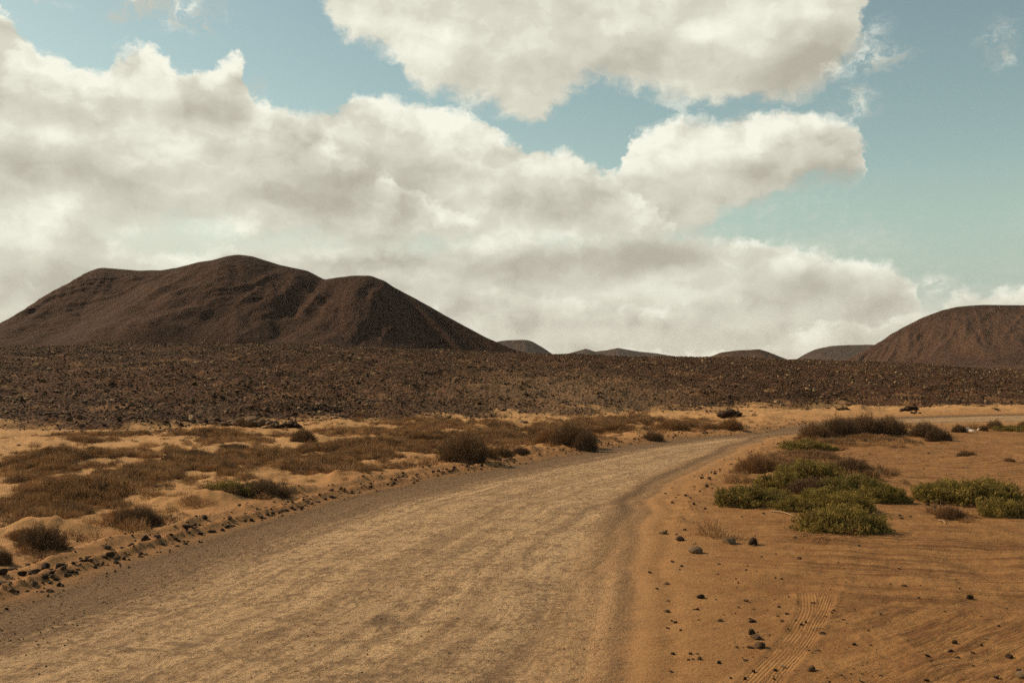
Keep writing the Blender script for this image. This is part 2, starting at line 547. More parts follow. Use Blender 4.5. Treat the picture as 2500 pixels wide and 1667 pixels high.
# polar grid: fine where the photograph looks, coarse elsewhere, out to the horizon
rad = [0.0, 0.8, 1.8, 3.0, 4.2, 5.2, 6.0, 6.6, 7.0]
while rad[-1] < 32000:
    r_ = rad[-1]
    if r_ < 62: st_ = min(0.92 * r_ * r_ / 2490.0, 0.30)
    elif r_ < 128: st_ = 0.30 + (r_ - 62) * 0.004
    else: st_ = (r_ - 128) * 0.09 + 0.7
    rad.append(r_ + st_)
rad = np.array(rad[1:])
dense = np.radians(np.linspace(-32, 32, 860))
coarse = np.radians(np.linspace(32, 328, 74))[1:-1]
ang = np.concatenate([dense, coarse])
NA, NRR = len(ang), len(rad)
RR, AA = np.meshgrid(rad, ang, indexing='ij')
gx_, gy_ = (RR * np.sin(AA)).ravel(), (RR * np.cos(AA)).ravel()
gz_, GA = terrain(gx_, gy_, full=True)
ii, jj = np.meshgrid(np.arange(NRR - 1), np.arange(NA), indexing='ij')
j2 = (jj + 1) % NA
quads = np.stack([ii * NA + jj, ii * NA + j2, (ii + 1) * NA + j2, (ii + 1) * NA + jj], -1).reshape(-1, 4)
quads = quads[:, ::-1]


def make_mesh(name, verts, faces, attrs=None, smooth_shade=True):
    me = bpy.data.meshes.new(name)
    nv, nf, k = len(verts), len(faces), faces.shape[1]
    me.vertices.add(nv); me.loops.add(nf * k); me.polygons.add(nf)
    me.vertices.foreach_set('co', np.ascontiguousarray(verts, dtype=np.float32).ravel())
    me.loops.foreach_set('vertex_index', np.ascontiguousarray(faces, dtype=np.int32).ravel())
    me.polygons.foreach_set('loop_start', np.arange(0, nf * k, k, dtype=np.int32))
    me.update(calc_edges=True)
    me.polygons.foreach_set('use_smooth', np.full(nf, smooth_shade))
    for n_, v_ in (attrs or {}).items():
        v_ = np.asarray(v_, dtype=np.float32)
        a = me.attributes.new(n_, 'FLOAT' if v_.ndim == 1 else 'FLOAT_VECTOR', 'POINT')
        a.data.foreach_set('value' if v_.ndim == 1 else 'vector', v_.ravel())
    return me


def link(name, me, mat=None, parent=None, loc=None, label=None, cat=None, group=None, kind=None):
    o = bpy.data.objects.new(name, me)
    COL.objects.link(o)
    if mat is not None and len(me.materials) == 0: me.materials.append(mat)
    if parent is not None: o.parent = parent
    if loc is not None: o.location = loc
    if label: o['label'] = label
    if cat: o['category'] = cat
    if group: o['group'] = group
    if kind: o['kind'] = kind
    return o


def new_mat(name):
    m = bpy.data.materials.new(name); m.use_nodes = True
    m.node_tree.nodes.clear()
    q = G(m.node_tree)
    return m, q


def finish(m, q, color, rough=0.95, height=None, dist=0.01, strength=1.0, spec=0.15, transl=None):
    b = q.node('ShaderNodeBsdfPrincipled')
    q.put(b.inputs['Base Color'], q.mul(color, (0.86, 0.79, 0.75)))
    q.put(b.inputs['Roughness'], rough)
    b.inputs['Specular IOR Level'].default_value = spec
    if height is not None:
        bp = q.node('ShaderNodeBump')
        bp.inputs['Distance'].default_value = dist
        bp.inputs['Strength'].default_value = strength
        q.put(bp.inputs['Height'], height)
        m.node_tree.links.new(bp.outputs[0], b.inputs['Normal'])
    o = q.node('ShaderNodeOutputMaterial')
    m.node_tree.links.new(b.outputs[0], o.inputs[0])
    return m


# ---- tyre tracks on the right-hand sand: nearest track, metres off its middle
def track_field(x, y, lines):
    u = np.full(len(x), 9.0); al = np.zeros(len(x)); wh = np.zeros(len(x))
    idx = np.where((y > 5) & (y < 40) & (x > -1) & (x < 22))[0]
    for li, (pts, wd) in enumerate(lines):
        P = np.array([gp(*p) for p in pts])
        P = resample(P, 60)
        T = np.gradient(P, axis=0); T /= np.linalg.norm(T, axis=1)[:, None]
        A = np.concatenate([[0], np.cumsum(np.linalg.norm(np.diff(P, axis=0), axis=1))])
        q = (x[idx, None] - P[None, :, 0]) ** 2 + (y[idx, None] - P[None, :, 1]) ** 2
        k = q.argmin(1)
        ex, ey = x[idx] - P[k, 0], y[idx] - P[k, 1]
        lat = (ex * -T[k, 1] + ey * T[k, 0]) / wd * 0.12
        lon = ex * T[k, 0] + ey * T[k, 1]
        ok = (np.abs(lat) < np.abs(u[idx])) & (np.abs(lon) < 0.12)
        u[idx[ok]] = lat[ok]; al[idx[ok]] = A[k][ok] + lon[ok]; wh[idx[ok]] = li
    return u, al, wh


TR = [([(1962, 1400), (1968, 1430), (1978, 1462), (1975, 1495), (1955, 1528), (1925, 1570), (1890, 1610), (1850, 1650), (1800, 1700)], 0.13),
      ([(2040, 1400), (2025, 1430), (2010, 1460), (1990, 1500), (1970, 1540), (1935, 1585), (1895, 1630), (1860, 1680)], 0.11),
      ([(2500, 1520), (2380, 1560), (2260, 1595), (2150, 1640), (2080, 1680)], 0.12),
      ([(2440, 1500), (2330, 1545), (2200, 1590), (2080, 1640), (2000, 1690)], 0.10)]
tu, tal, tal_w = track_field(gx_, gy_, TR)
tmask = smooth(0.125, 0.085, np.abs(tu)) * smooth(0.0, 1.6, tal) * np.where(tal_w > 1.5, .45, 1.0)
gz_ = gz_ - tmask * 0.004 + np.exp(-((np.abs(tu) - 0.14) / 0.03) ** 2) * 0.005 * smooth(0, .9, tal)

# worn dark patches on the road
stain = np.zeros_like(gx_)
for px_, py_, rx_, ry_, k_ in [(938, 1512, .10, .34, .8), (460, 1567, .20, .08, .7), (300, 1577, .16, .07, .7), (1370, 1290, .18, .25, .5), (1045, 1305, .12, .1, .5), (1130, 1342, .12, .08, .5),
                               (1170, 1500, .1, .08, .4), (905, 1640, .3, .08, .5), (640, 1602, .2, .07, .5), (840, 1560, .3, .07, .5), (1290, 1350, .15, .6, .3), (800, 1385, .2, .1, .5), (1310, 1420, .5, .12, .3)]:
    x_, y_ = gp(px_, py_)
    wx, wy = fbm(gx_ * 4, gy_ * 4, 2, 71) * .09, fbm(gx_ * 4, gy_ * 4, 2, 73) * .09
    stain = np.maximum(stain, k_ * smooth(1.3, 0.7, np.hypot((gx_ + wx - x_) / rx_, (gy_ + wy - y_) / ry_)))

attrs = dict(dl=GA['dl'], dr=GA['dr'], rs=GA['rs'], lava=np.clip(GA['lava'], -60, 200), hm=GA['hm'], tu=tu, tm=tmask, stain=stain)
GV = np.stack([gx_, gy_, gz_], 1)

# ---- one ground material: sand, graded road and lava soil
gm, q = new_mat('ground')
geo = q.node('ShaderNodeNewGeometry'); P = S(q, geo.outputs['Position'])
X, Y, Z = q.sep(P)
a_dl, a_dr, a_rs, a_lv, a_hm, a_tu, a_tm, a_st = [q.attr(n) for n in ('dl', 'dr', 'rs', 'lava', 'hm', 'tu', 'tm', 'stain')]
n_big = q.noise(P, 0.35, 3, 0.5)
n_mid = q.noise(P, 2.2, 4, 0.6)
n_fin = q.noise(P, 14.0, 4, 0.65)
n_grt = q.noise(P, 55.0, 3, 0.7)
# sand
pale = q.mix(n_mid, (0.330, 0.200, 0.088), (0.440, 0.280, 0.128))
orange = q.mix(q.sstep(.3, .7, n_mid), (0.215, 0.117, 0.046), (0.290, 0.168, 0.068))
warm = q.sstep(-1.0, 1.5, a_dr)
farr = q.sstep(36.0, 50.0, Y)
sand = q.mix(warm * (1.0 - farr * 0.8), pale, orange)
rim = q.sstep(2.2, 0.2, a_dl) * q.sstep(2.0, -3.0, a_dr) * q.sstep(44.0, 30.0, Y)
sand = q.mix(rim * 0.75, sand, (0.22, 0.125, 0.058))
clod = q.m('EXPONENT', q.m('POWER', (a_dl - 0.40) * 5.0, 2.0) * -1.0) * q.sstep(.42, .58, n_fin) * q.sstep(.36, .5, n_mid)
sand = q.mix(clod * 0.6, sand, (0.085, 0.048, 0.024))  # dark clods, plus the ridge's shaded side painted in as patches
sand = q.mix(q.sstep(5.0, 0.5, a_dl) * q.sstep(2.0, -3.0, a_dr) * 0.55, sand, (0.300, 0.165, 0.070))
litter = q.sstep(0.53, 0.64, q.noise(P, 3.3, 6, 0.7)) * q.sstep(0.4, 0.6, n_big)
sand = q.mix(litter * 0.55 * (1.0 - warm * 0.6), sand, (0.13, 0.070, 0.033))
# dark clods, dust and tyre furrows on the right, furrow shade painted into the colour
ang_ = q.m('ARCTAN2', X - 10.5, 27.0 - Y)
rad_ = q.vm('LENGTH', q.vec((X - 10.5) * 0.8, Y - 27.0, 0.0))
sw = q.noise(q.vec(rad_ * 6.5, ang_ * 1.6, 0.0), 1.0, 5, 0.7)
sw2 = q.noise(q.vec((X * 0.66 - Y * 0.75) * 4.5, (X * 0.75 + Y * 0.66) * 0.35, 3.0), 1.0, 5, 0.7)
zone = q.sstep(9.8, 12.0, Y + X * 0.12)
swf = q.lin(0, 1, zone, 0, 1)
swirl = sw * swf + sw2 * (1.0 - swf)
region = q.sstep(.38, .55, q.noise(P, 0.55, 2, 0.5)) * q.sstep(1.2, 3.0, a_dr)
swm = q.sstep(0.48, 0.57, swirl) * (region * 0.7 + 0.3)
sand = q.mix(swm * 0.62 * warm, sand, (0.088, 0.040, 0.018))
sand = q.mix(q.sstep(0.56, 0.65, n_fin) * 0.5 * warm, sand, (0.16, 0.078, 0.032))
dusty = q.sstep(0.47, 0.62, q.noise(P, 0.8, 5, 0.65)) * q.sstep(4.5, 9.0, X) * q.sstep(13.5, 9.0, Y)
sand = q.mix(dusty * 0.75, sand, (0.150, 0.082, 0.040))
trd = q.m('ABSOLUTE', q.m('SINE', a_tu * 105.0))
sand = q.mix(a_tm * (0.18 + trd * 0.08) * q.sstep(.3, .6, n_mid), sand, (0.36, 0.200, 0.082))
# road: pale packed grit, grey loose gravel along the left edge, streaks that follow the wheels
acr = q.noise(q.vec(a_dl * 2.1, a_rs * 0.035, 0.0), 1.0, 6, 0.72)
acr2 = q.noise(q.vec(a_dl * 5.0 + (n_mid - 0.5) * 1.2, a_rs * 0.16, 5.0), 1.0, 5, 0.70)
flk = q.noise(q.vec(X * 8.5, Y * 8.0, 1.0), 1.0, 7, 0.76)
ptc = q.noise(q.vec(X * 1.6, Y * 2.2, 4.0), 1.0, 4, 0.6)
grit = q.noise(P, 30.0, 5, 0.75)
road = q.mix(q.sstep(0.36, 0.62, acr), (0.330, 0.235, 0.135), (0.470, 0.345, 0.200))
road = q.mix(q.sstep(0.49, 0.56, flk + (ptc - 0.5) * 0.45) * 0.66, road, (0.145, 0.095, 0.054))
road = q.mix(q.sstep(0.49, 0.58, acr2) * 0.42, road, (0.18, 0.125, 0.075))
road = q.mix(q.sstep(0.50, 0.64, grit) * 0.50, road, (0.14, 0.095, 0.058))
road = q.mix(q.sstep(0.38, 0.24, grit) * 0.40, road, (0.50, 0.36, 0.20))
gl = q.sstep(-1.75, -0.75, a_dl + (acr2 - 0.5) * 1.5 + (flk - 0.5) * 1.6)
gravelc = q.mix(q.sstep(.42, .58, grit), (0.175, 0.118, 0.066), (0.085, 0.056, 0.033))
road = q.mix(gl * 0.85, road, gravelc)
gr = q.m('EXPONENT', q.m('POWER', q.m('ABSOLUTE', (a_dr + 0.02 + (acr2 - .5) * 0.25) * 4.6), 2.0) * -1.0)
gr2 = q.m('EXPONENT', q.m('POWER', q.m('ABSOLUTE', (a_dr + 0.45 + (acr2 - .5) * 0.25) * 5.0), 2.0) * -1.0) * q.sstep(12.0, 18.0, Y)
road = q.mix(q.sstep(1.1, 0.0, -a_dr * 1.0) * 0.75, road, q.mix(q.sstep(.4, .6, grit), (0.42, 0.265, 0.125), (0.33, 0.205, 0.10)))
road = q.mix(q.clamp(gr + gr2) * (q.sstep(.35, .6, n_fin) * .35 + .6), road, gravelc)
road = q.mix(a_st * (q.sstep(.3, .6, grit) * .3 + .55), road, (0.105, 0.078, 0.050))
# lava soil
lava = q.mix(q.sstep(.35, .65, q.noise(P, 0.12, 4, 0.55)), (0.036, 0.0175, 0.0095), (0.085, 0.043, 0.022))
lava = q.mix(q.sstep(.55, .72, q.noise(P, 0.5, 5, 0.6)) * .6, lava, (0.150, 0.080, 0.038))
lava = q.mix(q.sstep(.5, .66, q.noise(P, 3.2, 6, 0.7)) * .5, lava, (0.115, 0.074, 0.041))
dust_haze = q.m('EXPONENT', (q.m('POWER', (X - 3.5) * 0.14, 2.0) + q.m('POWER', (Y - 58.0) * 0.055, 2.0)) * -1.0)  # faint drifting dust cloud painted as a paler patch of soil
vs = q.node('ShaderNodeTexVoronoi', voronoi_dimensions='3D'); q.put(vs.inputs['Vector'], P); vs.inputs['Scale'].default_value = 8.0
vd = S(q, vs.outputs['Distance']); vr, vg_, _b = q.sep(S(q, vs.outputs['Color']))
lava = q.mix(q.sstep(.25, 1., vr) * q.sstep(.62, .3, vd) * .75, lava, (0.165, 0.100, 0.055))
lava = q.mix(q.sstep(.5, .85, vd) * .6, lava, (0.020, 0.010, 0.006))
lava = q.mix(q.sstep(.56, .64, q.noise(q.vec(X * .35, Y * .35, 8.0), 1.0, 5, .6)) * .7, lava, (0.20, 0.118, 0.058))
lava = q.mix(dust_haze * 0.7, lava, (0.185, 0.125, 0.070))
# joins
jit = (n_mid - 0.5) * 0.9 + (n_fin - 0.5) * 0.5
outr = q.m('MAXIMUM', a_dl, a_dr)
m_sand = q.sstep(-0.20, 0.28, outr + jit * 0.5)
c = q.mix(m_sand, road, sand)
m_lava = q.sstep(-0.9, 1.2, a_lv + (n_mid - 0.5) * 4.5 + (n_big - 0.5) * 9.0)
c = q.mix(m_lava, c, lava)
ribs = q.m('SINE', a_tu * 210.0) * a_tm * q.sstep(.3, .6, n_mid)
hgt = (n_fin * 0.55 + n_grt * 0.22 + grit * 0.7) + swirl * 3.0 * warm * m_sand * (region * .8 + .2) + ribs * 0.11 + (flk * 1.6 + acr2 * 1.6) * (1.0 - m_sand) + n_mid * 1.5 + q.m('MAXIMUM', 0.7 - vd, 0.0) * (vg_ + 0.4) * m_lava * 5.0
finish(gm, q, c, 0.95, hgt, dist=0.022, strength=1.0, spec=0.08)

on = GA['onroad'][quads].mean(1); lv = GA['lava'][quads].mean(1)
sel_r = on > 0.0
sel_l = (lv > 0.0) & ~sel_r
for nm, sel in (('road', sel_r), ('lava_field', sel_l), ('sandy_ground', ~(sel_r | sel_l))):
    F = quads[sel]
    used, inv = np.unique(F, return_inverse=True)
    me = make_mesh(nm, GV[used], inv.reshape(-1, 4), {k: v[used] for k, v in attrs.items()})
    link(nm, me, gm, kind='structure')
#END_GROUND


# ------------------------------------------------------------------ hills
def hill_mat(name, ca, cb, cc, sc):
    m, q = new_mat(name)
    geo = q.node('ShaderNodeNewGeometry'); P = S(q, geo.outputs['Position'])
    n1 = q.noise(P, 0.006 * sc, 6, 0.62); n2 = q.noise(P, 0.04 * sc, 6, 0.65); sp = q.attr('spur')
    n3 = q.noise(P, 0.25 * sc, 4, 0.7)
    c = q.mix(q.sstep(.35, .65, n1), ca, cb)
    c = q.mix(q.sstep(.46, .62, n2) * .5, c, cc)
    c = q.mix(q.sstep(.1, .9, sp) * .55, c, cc)
    c = q.mix(q.sstep(.48, .60, n3) * .7, c, [v * .6 for v in ca])
    c = q.mix(q.sstep(.45, .34, n3) * .45, c, cc)
    return finish(m, q, c, 0.95, n2 * 1.0 + n3 * 0.35, dist=5.0 / sc, strength=0.5, spec=0.05)


def hill(name, D0, prof, peaks, label, mat, W=None, nx=260, ny=170, amp=0.05, seed=0, slope=0.55):
    prof = np.array(prof, float)
    Xr = (prof[:, 0] - 1250) / FPX * D0
    Zr = CAMZ + (HOR - prof[:, 1]) / FPX * D0
    top = Zr.max()
    W = W or top / slope * 2.1
    xs = np.linspace(Xr[0] - W * .2, Xr[-1] + W * .2, nx); ys = np.linspace(D0 - W, D0 + W, ny)
    xx, yy = np.meshgrid(xs, ys, indexing='ij')
    k = np.hanning(7); k /= k.sum()
    R0 = np.interp(xs, Xr, Zr); R0 = np.convolve(np.pad(R0, 3, mode='edge'), k, 'valid')
    R = R0[:, None]
    mw = fbm(xx / W * 1.5, xx * 0 + 3.3, 3, seed) * W * 0.10
    dist = np.abs(yy - D0 - mw)
    # fall of the sides: rounded top, straight flank, concave foot; lower parts of the ridge are narrower
    foot = np.maximum(R, top * .12) / slope
    t = dist / foot
    gq = np.where(t < 1.6, np.exp(-1.15 * t ** 1.45), np.exp(-1.15 * 1.6 ** 1.45) * np.clip(1 - (t - 1.6), 0, 1))
    zz = R * gq
    # spurs and gullies running down from the nearest top
    sp = 0; ws = 1e-6
    for pxk, _ in peaks:
        Xp = (pxk - 1250) / FPX * D0
        rr = np.hypot(xx - Xp, yy - D0) / top
        ph = 1.25 * (xx - Xp) / (np.abs(yy - D0) + 0.75 * top)
        w = np.exp(-((xx - Xp) / (W * .45)) ** 2)
        wv = fbm(xx / top * .7, yy / top * .7, 2, seed + 4)
        n = .62 * ridged(ph * 3.4 + seed + wv * .45, rr * 0.30, 3, seed + 7) + .20 * ridged(ph * 9.5 + wv * 1.1, rr * 0.9 + seed, 4, seed + 8, .55)
        sp = sp + w * n; ws = ws + w
    sp = sp / ws
    env = np.clip(zz / R, 0, 1)
    env = 4 * env * (1 - env)
    ero = fbm(xx / top * 2.5, yy / top * 2.5, 5, seed + 11, 0.45)
    zz = zz + top * amp * (sp * env * 1.1 + ero * .16 * (env * .8 + .2 * (zz > top * .06)))
    # keep the skyline of the photograph along each bearing
    bear = xx / yy
    nb = min(220, int(nx * .6))
    lo, hi = bear.min(), bear.max()
    bi = np.clip(((bear - lo) / (hi - lo) * (nb - 1)).round().astype(int), 0, nb - 1)
    el_ = (zz - CAMZ) / yy
    mx = np.full(nb, -1.0)
    np.maximum.at(mx, bi.ravel(), el_.ravel())
    bc = np.linspace(lo, hi, nb)
    ok = mx > 0
    mx = np.interp(bc, bc[ok], mx[ok])
    want = (HOR - np.interp(bc * FPX + 1250, prof[:, 0], prof[:, 1])) / FPX
    f = np.clip((want * D0 + CAMZ + 3) / (np.maximum(mx, 1e-4) * D0 + CAMZ + 3), 0.5, 1.6)
    f = np.convolve(np.pad(f, 2, mode='edge'), np.ones(5) / 5, 'valid')
    fade = smooth(1.0, .66, np.abs(yy - D0) / W) * smooth(0, .18, (xx - xs[0]) / (W + 1)) * smooth(0, .18, (xs[-1] - xx) / (W + 1))
    zz = zz * np.interp(bear, bc, f) * fade - 3.0 - 8.0 * (1 - fade)
    vid = np.arange(nx * ny).reshape(nx, ny)
    F = np.stack([vid[:-1, :-1], vid[1:, :-1], vid[1:, 1:], vid[:-1, 1:]], -1).reshape(-1, 4)
    me = make_mesh(name, np.stack([xx.ravel(), yy.ravel(), zz.ravel()], 1), F, dict(spur=(np.clip(sp * env * .5 + .5 * env, 0, 1)).ravel()))
    return link(name, me, mat, label=label, cat='hill', kind='structure')


m_h1 = hill_mat('dark_cinder', (0.025, 0.0115, 0.0066), (0.038, 0.0180, 0.0102), (0.066, 0.034, 0.0195), 1.0)
m_h2 = hill_mat('red_cinder', (0.033, 0.0175, 0.0115), (0.055, 0.029, 0.0185), (0.098, 0.060, 0.037), 0.8)
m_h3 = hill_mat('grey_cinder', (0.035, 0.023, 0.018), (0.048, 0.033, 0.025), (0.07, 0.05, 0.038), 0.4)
hill('volcanic_hill', 1500, [(-500, 889), (-300, 875), (-150, 850), (0, 781), (110, 712), (193, 667), (229, 647), (276, 650), (332, 655), (387, 653), (442, 644),
     (497, 630), (531, 626), (569, 616), (591, 615), (625, 621), (691, 642), (757, 656), (779, 667), (800, 677), (829, 671), (862, 667),
     (907, 667), (940, 678), (959, 691), (1023, 725), (1106, 772), (1189, 817), (1244, 841), (1300, 862), (1360, 889)],
     [(200, 1), (585, 1), (900, 1)], 'large dark brown volcanic hill with three tops on the left', m_h1, nx=640, ny=340, amp=.060, seed=3, slope=.50, W=560)
hill('volcanic_hill', 2500, [(2000, 889), (2055, 880), (2100, 858), (2150, 828), (2200, 797), (2260, 768), (2310, 751), (2350, 744), (2400, 741), (2500, 742), (2600, 745),
     (2750, 775), (2900, 840), (3000, 889)], [(2280, 1), (2450, 1), (2620, 1)], 'rounded reddish brown hill cut by gullies at the right edge', m_h2, nx=420, ny=280, amp=.080, seed=21, slope=.50, W=560)
hill('volcanic_hill', 3600, [(1690, 889), (1725, 872), (1760, 858), (1800, 853), (1830, 852), (1853, 850), (1872, 855), (1900, 866), (1925, 876), (1950, 889)],
     [(1800, 1), (1860, 1)], 'small low dark hill standing alone on the skyline right of centre', m_h2, nx=160, ny=90, amp=.05, seed=31)
hill('volcanic_hill', 6000, [(1150, 889), (1180, 850), (1215, 832), (1240, 829), (1285, 828), (1302, 833), (1325, 846), (1355, 866), (1380, 889)],
     [(1280, 1)], 'hazy hill peeping out behind the right foot of the large dark hill', m_h3, nx=140, ny=80, amp=.03, seed=41)
hill('volcanic_hill', 7500, [(1330, 889), (1370, 866), (1405, 857), (1430, 850), (1442, 853), (1452, 857), (1480, 854), (1508, 848), (1530, 852), (1560, 857), (1600, 861), (1650, 869), (1720, 889)],
     [(1430, 1), (1510, 1)], 'long low hazy ridge with two small tops on the skyline', m_h3, nx=200, ny=80, amp=.03, seed=51)
hill('volcanic_hill', 6500, [(1900, 889), (1945, 875), (1965, 862), (1990, 851), (2030, 843), (2070, 841), (2130, 840), (2180, 842), (2260, 850), (2400, 889)],
     [(2060, 1), (2140, 1)], 'flat topped grey hill partly behind the rounded reddish hill', m_h3, nx=170, ny=80, amp=.04, seed=61)

# ------------------------------------------------------------------ haze
def box_mesh(name, lo, hi):
    v = np.array([(x, y, z) for x in (lo[0], hi[0]) for y in (lo[1], hi[1]) for z in (lo[2], hi[2])])
    f = np.array([(0, 1, 3, 2), (4, 6, 7, 5), (0, 4, 5, 1), (2, 3, 7, 6), (0, 2, 6, 4), (1, 5, 7, 3)])
    return make_mesh(name, v, f, smooth_shade=False)
HAZE = 1.4e-5
if HAZE:
    hm_ = bpy.data.materials.new('haze'); hm_.use_nodes = True
    t_ = hm_.node_tree; t_.nodes.clear()
    pv = t_.nodes.new('ShaderNodeVolumePrincipled')
    pv.inputs['Color'].default_value = (0.88, 0.84, 0.80, 1)
    pv.inputs['Density'].default_value = HAZE
    oo = t_.nodes.new('ShaderNodeOutputMaterial'); t_.links.new(pv.outputs[0], oo.inputs['Volume'])
    link('haze', box_mesh('haze', (-33000, -33000, -12), (33000, 33000, 330)), hm_, kind='stuff')
#END_HILLS


# ------------------------------------------------------------------ stones
import bmesh


def stone_mesh(name, seed, sub=2, flat=0.7, cuts=9, blocky=0.0):
    r = np.random.default_rng(seed)
    bm = bmesh.new(); bmesh.ops.create_icosphere(bm, subdivisions=sub, radius=1.0)
    V = np.array([v.co[:] for v in bm.verts])
    if blocky: V = np.sign(V) * np.abs(V) ** (1 - blocky)
    V *= np.array([1.0, r.uniform(.62, .95), flat * r.uniform(.75, 1.15)])
    for _ in range(cuts):
        n = r.normal(size=3); n /= np.linalg.norm(n)
        s = V @ n; lim = s.max() * r.uniform(.55, .86)
        V -= np.outer(np.maximum(s - lim, 0) * .94, n)
    V += 0.035 * np.stack([fbm(V[:, 0] * 2.5 + seed, V[:, 1] * 2.5 + V[:, 2] * 3, 3, 80 + i) for i in range(3)], 1)
    V /= np.abs(V[:, 0]).max()
    for v, c_ in zip(bm.verts, V): v.co = c_
    me = bpy.data.meshes.new(name); bm.to_mesh(me); bm.free()
    return me


def stone_mat(name, a, b, cc, speck=.5):
    m, q = new_mat(name)
    geo = q.node('ShaderNodeNewGeometry'); tcn = q.node('ShaderNodeTexCoord')
    P = S(q, tcn.outputs['Object'])
    oi = q.node('ShaderNodeObjectInfo'); rnd = S(q, oi.outputs['Random'])
    P = q.vm('ADD', P, q.vec(rnd * 40.0, rnd * 17.0, 0.0))
    n1 = q.noise(P, 1.6, 5, .65); n2 = q.noise(P, 9.0, 4, .7)
    c = q.mix(rnd, a, b)
    c = q.mix(q.sstep(.45, .7, n1) * .7, c, cc)
    c = q.mix(q.sstep(.52, .68, n2) * speck, c, [v * .45 for v in a])
    return finish(m, q, c, .9, n1 * .5 + n2 * .5, dist=.06, strength=.8, spec=.15)


M_dark = stone_mat('basalt_dark', (0.036, 0.022, 0.0135), (0.060, 0.038, 0.022), (0.095, 0.062, 0.036))
M_mid = stone_mat('basalt_brown', (0.065, 0.040, 0.022), (0.130, 0.083, 0.045), (0.180, 0.120, 0.066))
M_pale = stone_mat('weathered_pale', (0.22, 0.155, 0.085), (0.34, 0.245, 0.14), (0.36, 0.28, 0.17), .35)
M_grey = stone_mat('grey_boulder', (0.190, 0.135, 0.078), (0.225, 0.162, 0.095), (0.26, 0.19, 0.115), .5)
M_white = stone_mat('white_stone', (0.55, 0.50, 0.42), (0.65, 0.6, 0.5), (0.6, 0.55, 0.46), .1)


def spread(name, verts, scl, rot, pick, protos, parent=None, **kw):
    """one object of many loose pieces: points that carry copies of a few small meshes"""
    me = bpy.data.meshes.new(name)
    n = len(verts)
    me.vertices.add(n); me.vertices.foreach_set('co', np.asarray(verts, np.float32).ravel())
    for nm, dat, ty in (('scl', scl, 'FLOAT_VECTOR'), ('rot', rot, 'FLOAT_VECTOR')):
        a = me.attributes.new(nm, ty, 'POINT'); a.data.foreach_set('vector', np.asarray(dat, np.float32).ravel())
    a = me.attributes.new('pick', 'INT', 'POINT'); a.data.foreach_set('value', np.asarray(pick, np.int32))
    o = link(name, me, None, parent, **kw)
    ng = bpy.data.node_groups.new(name, 'GeometryNodeTree')
    ng.interface.new_socket('Geometry', in_out='INPUT', socket_type='NodeSocketGeometry')
    ng.interface.new_socket('Geometry', in_out='OUTPUT', socket_type='NodeSocketGeometry')
    N, L = ng.nodes, ng.links
    gi, go = N.new('NodeGroupInput'), N.new('NodeGroupOutput')
    iop = N.new('GeometryNodeInstanceOnPoints')
    jg = N.new('GeometryNodeJoinGeometry')
    for p in protos:
        oi = N.new('GeometryNodeObjectInfo'); oi.inputs['As Instance'].default_value = True
        oi.inputs['Object'].default_value = p
        L.new(oi.outputs['Geometry'], jg.inputs[0])
    L.new(gi.outputs[0], iop.inputs['Points']); L.new(jg.outputs[0], iop.inputs['Instance'])
    iop.inputs['Pick Instance'].default_value = True
    for nm, ty, sk in (('scl', 'FLOAT_VECTOR', 'Scale'), ('rot', 'FLOAT_VECTOR', 'Rotation'), ('pick', 'INT', 'Instance Index')):
        na = N.new('GeometryNodeInputNamedAttribute'); na.data_type = ty; na.inputs['Name'].default_value = nm
        out = [s_ for s_ in na.outputs if s_.enabled][0]
        if sk == 'Rotation':
            er = N.new('FunctionNodeEulerToRotation'); L.new(out, er.inputs[0]); out = er.outputs[0]
        L.new(out, iop.inputs[sk])
    L.new(iop.outputs[0], go.inputs[0])
    md = o.modifiers.new('pieces', 'NODES'); md.node_group = ng
    return o


def proto(name, me, mat):
    me.materials.append(mat)
    return bpy.data.objects.new(name, me)


small = [proto('loose_stone', stone_mesh('loose_stone', 100 + i, sub=1, flat=.62, cuts=5), m) for i, m in
         enumerate([M_dark, M_dark, M_mid, M_mid, M_dark, M_mid, M_pale])]
# sorted so that an index means the same thing whatever order the join keeps
PW = np.array([.10, .08, .25, .25, .06, .22, .04]); PW /= PW.sum()

# rubble of the lava slope
NL = 460000
bt = np.radians(rng.uniform(-33, 33, NL)); rd_ = np.sqrt(rng.uniform(36 ** 2, 122 ** 2, NL))
lx, ly = rd_ * np.sin(bt), rd_ * np.cos(bt)
ls_, _, _ = lava_s(lx, ly)
dens = smooth(-2.5, 1.5, ls_) * (0.35 + 0.65 * smooth(-.4, .5, fbm(lx * .22, ly * .22, 3, 90)))
dens = dens * (1 - .65 * np.exp(-(((lx - 3.5) / 7) ** 2 + ((ly - 56) / 10) ** 2)))
dens += 0.05 * smooth(-5, -1, ls_)
keep = rng.uniform(size=NL) < dens
lx, ly, ls_ = lx[keep], ly[keep], ls_[keep]
lz = terrain(lx, ly)
sz = np.exp(rng.normal(np.log(.027), .50, len(lx))) * (1 + .25 * smooth(60, 110, ly)) * (1 + .5 * smooth(.1, .8, fbm(lx * .3, ly * .3, 2, 91)))
sz = np.clip(sz, .012, .13)
scl = sz[:, None] * rng.uniform(.7, 1.25, (len(sz), 3))
rot = np.stack([rng.normal(0, .35, len(sz)), rng.normal(0, .35, len(sz)), rng.uniform(0, 6.28, len(sz))], 1)
spread('lava_rubble', np.stack([lx, ly, lz + sz * .18], 1), scl, rot, rng.choice(7, len(sz), p=PW), small, kind='stuff',
       label='loose dark lava rubble covering the long slope below the hills', cat='rubble')

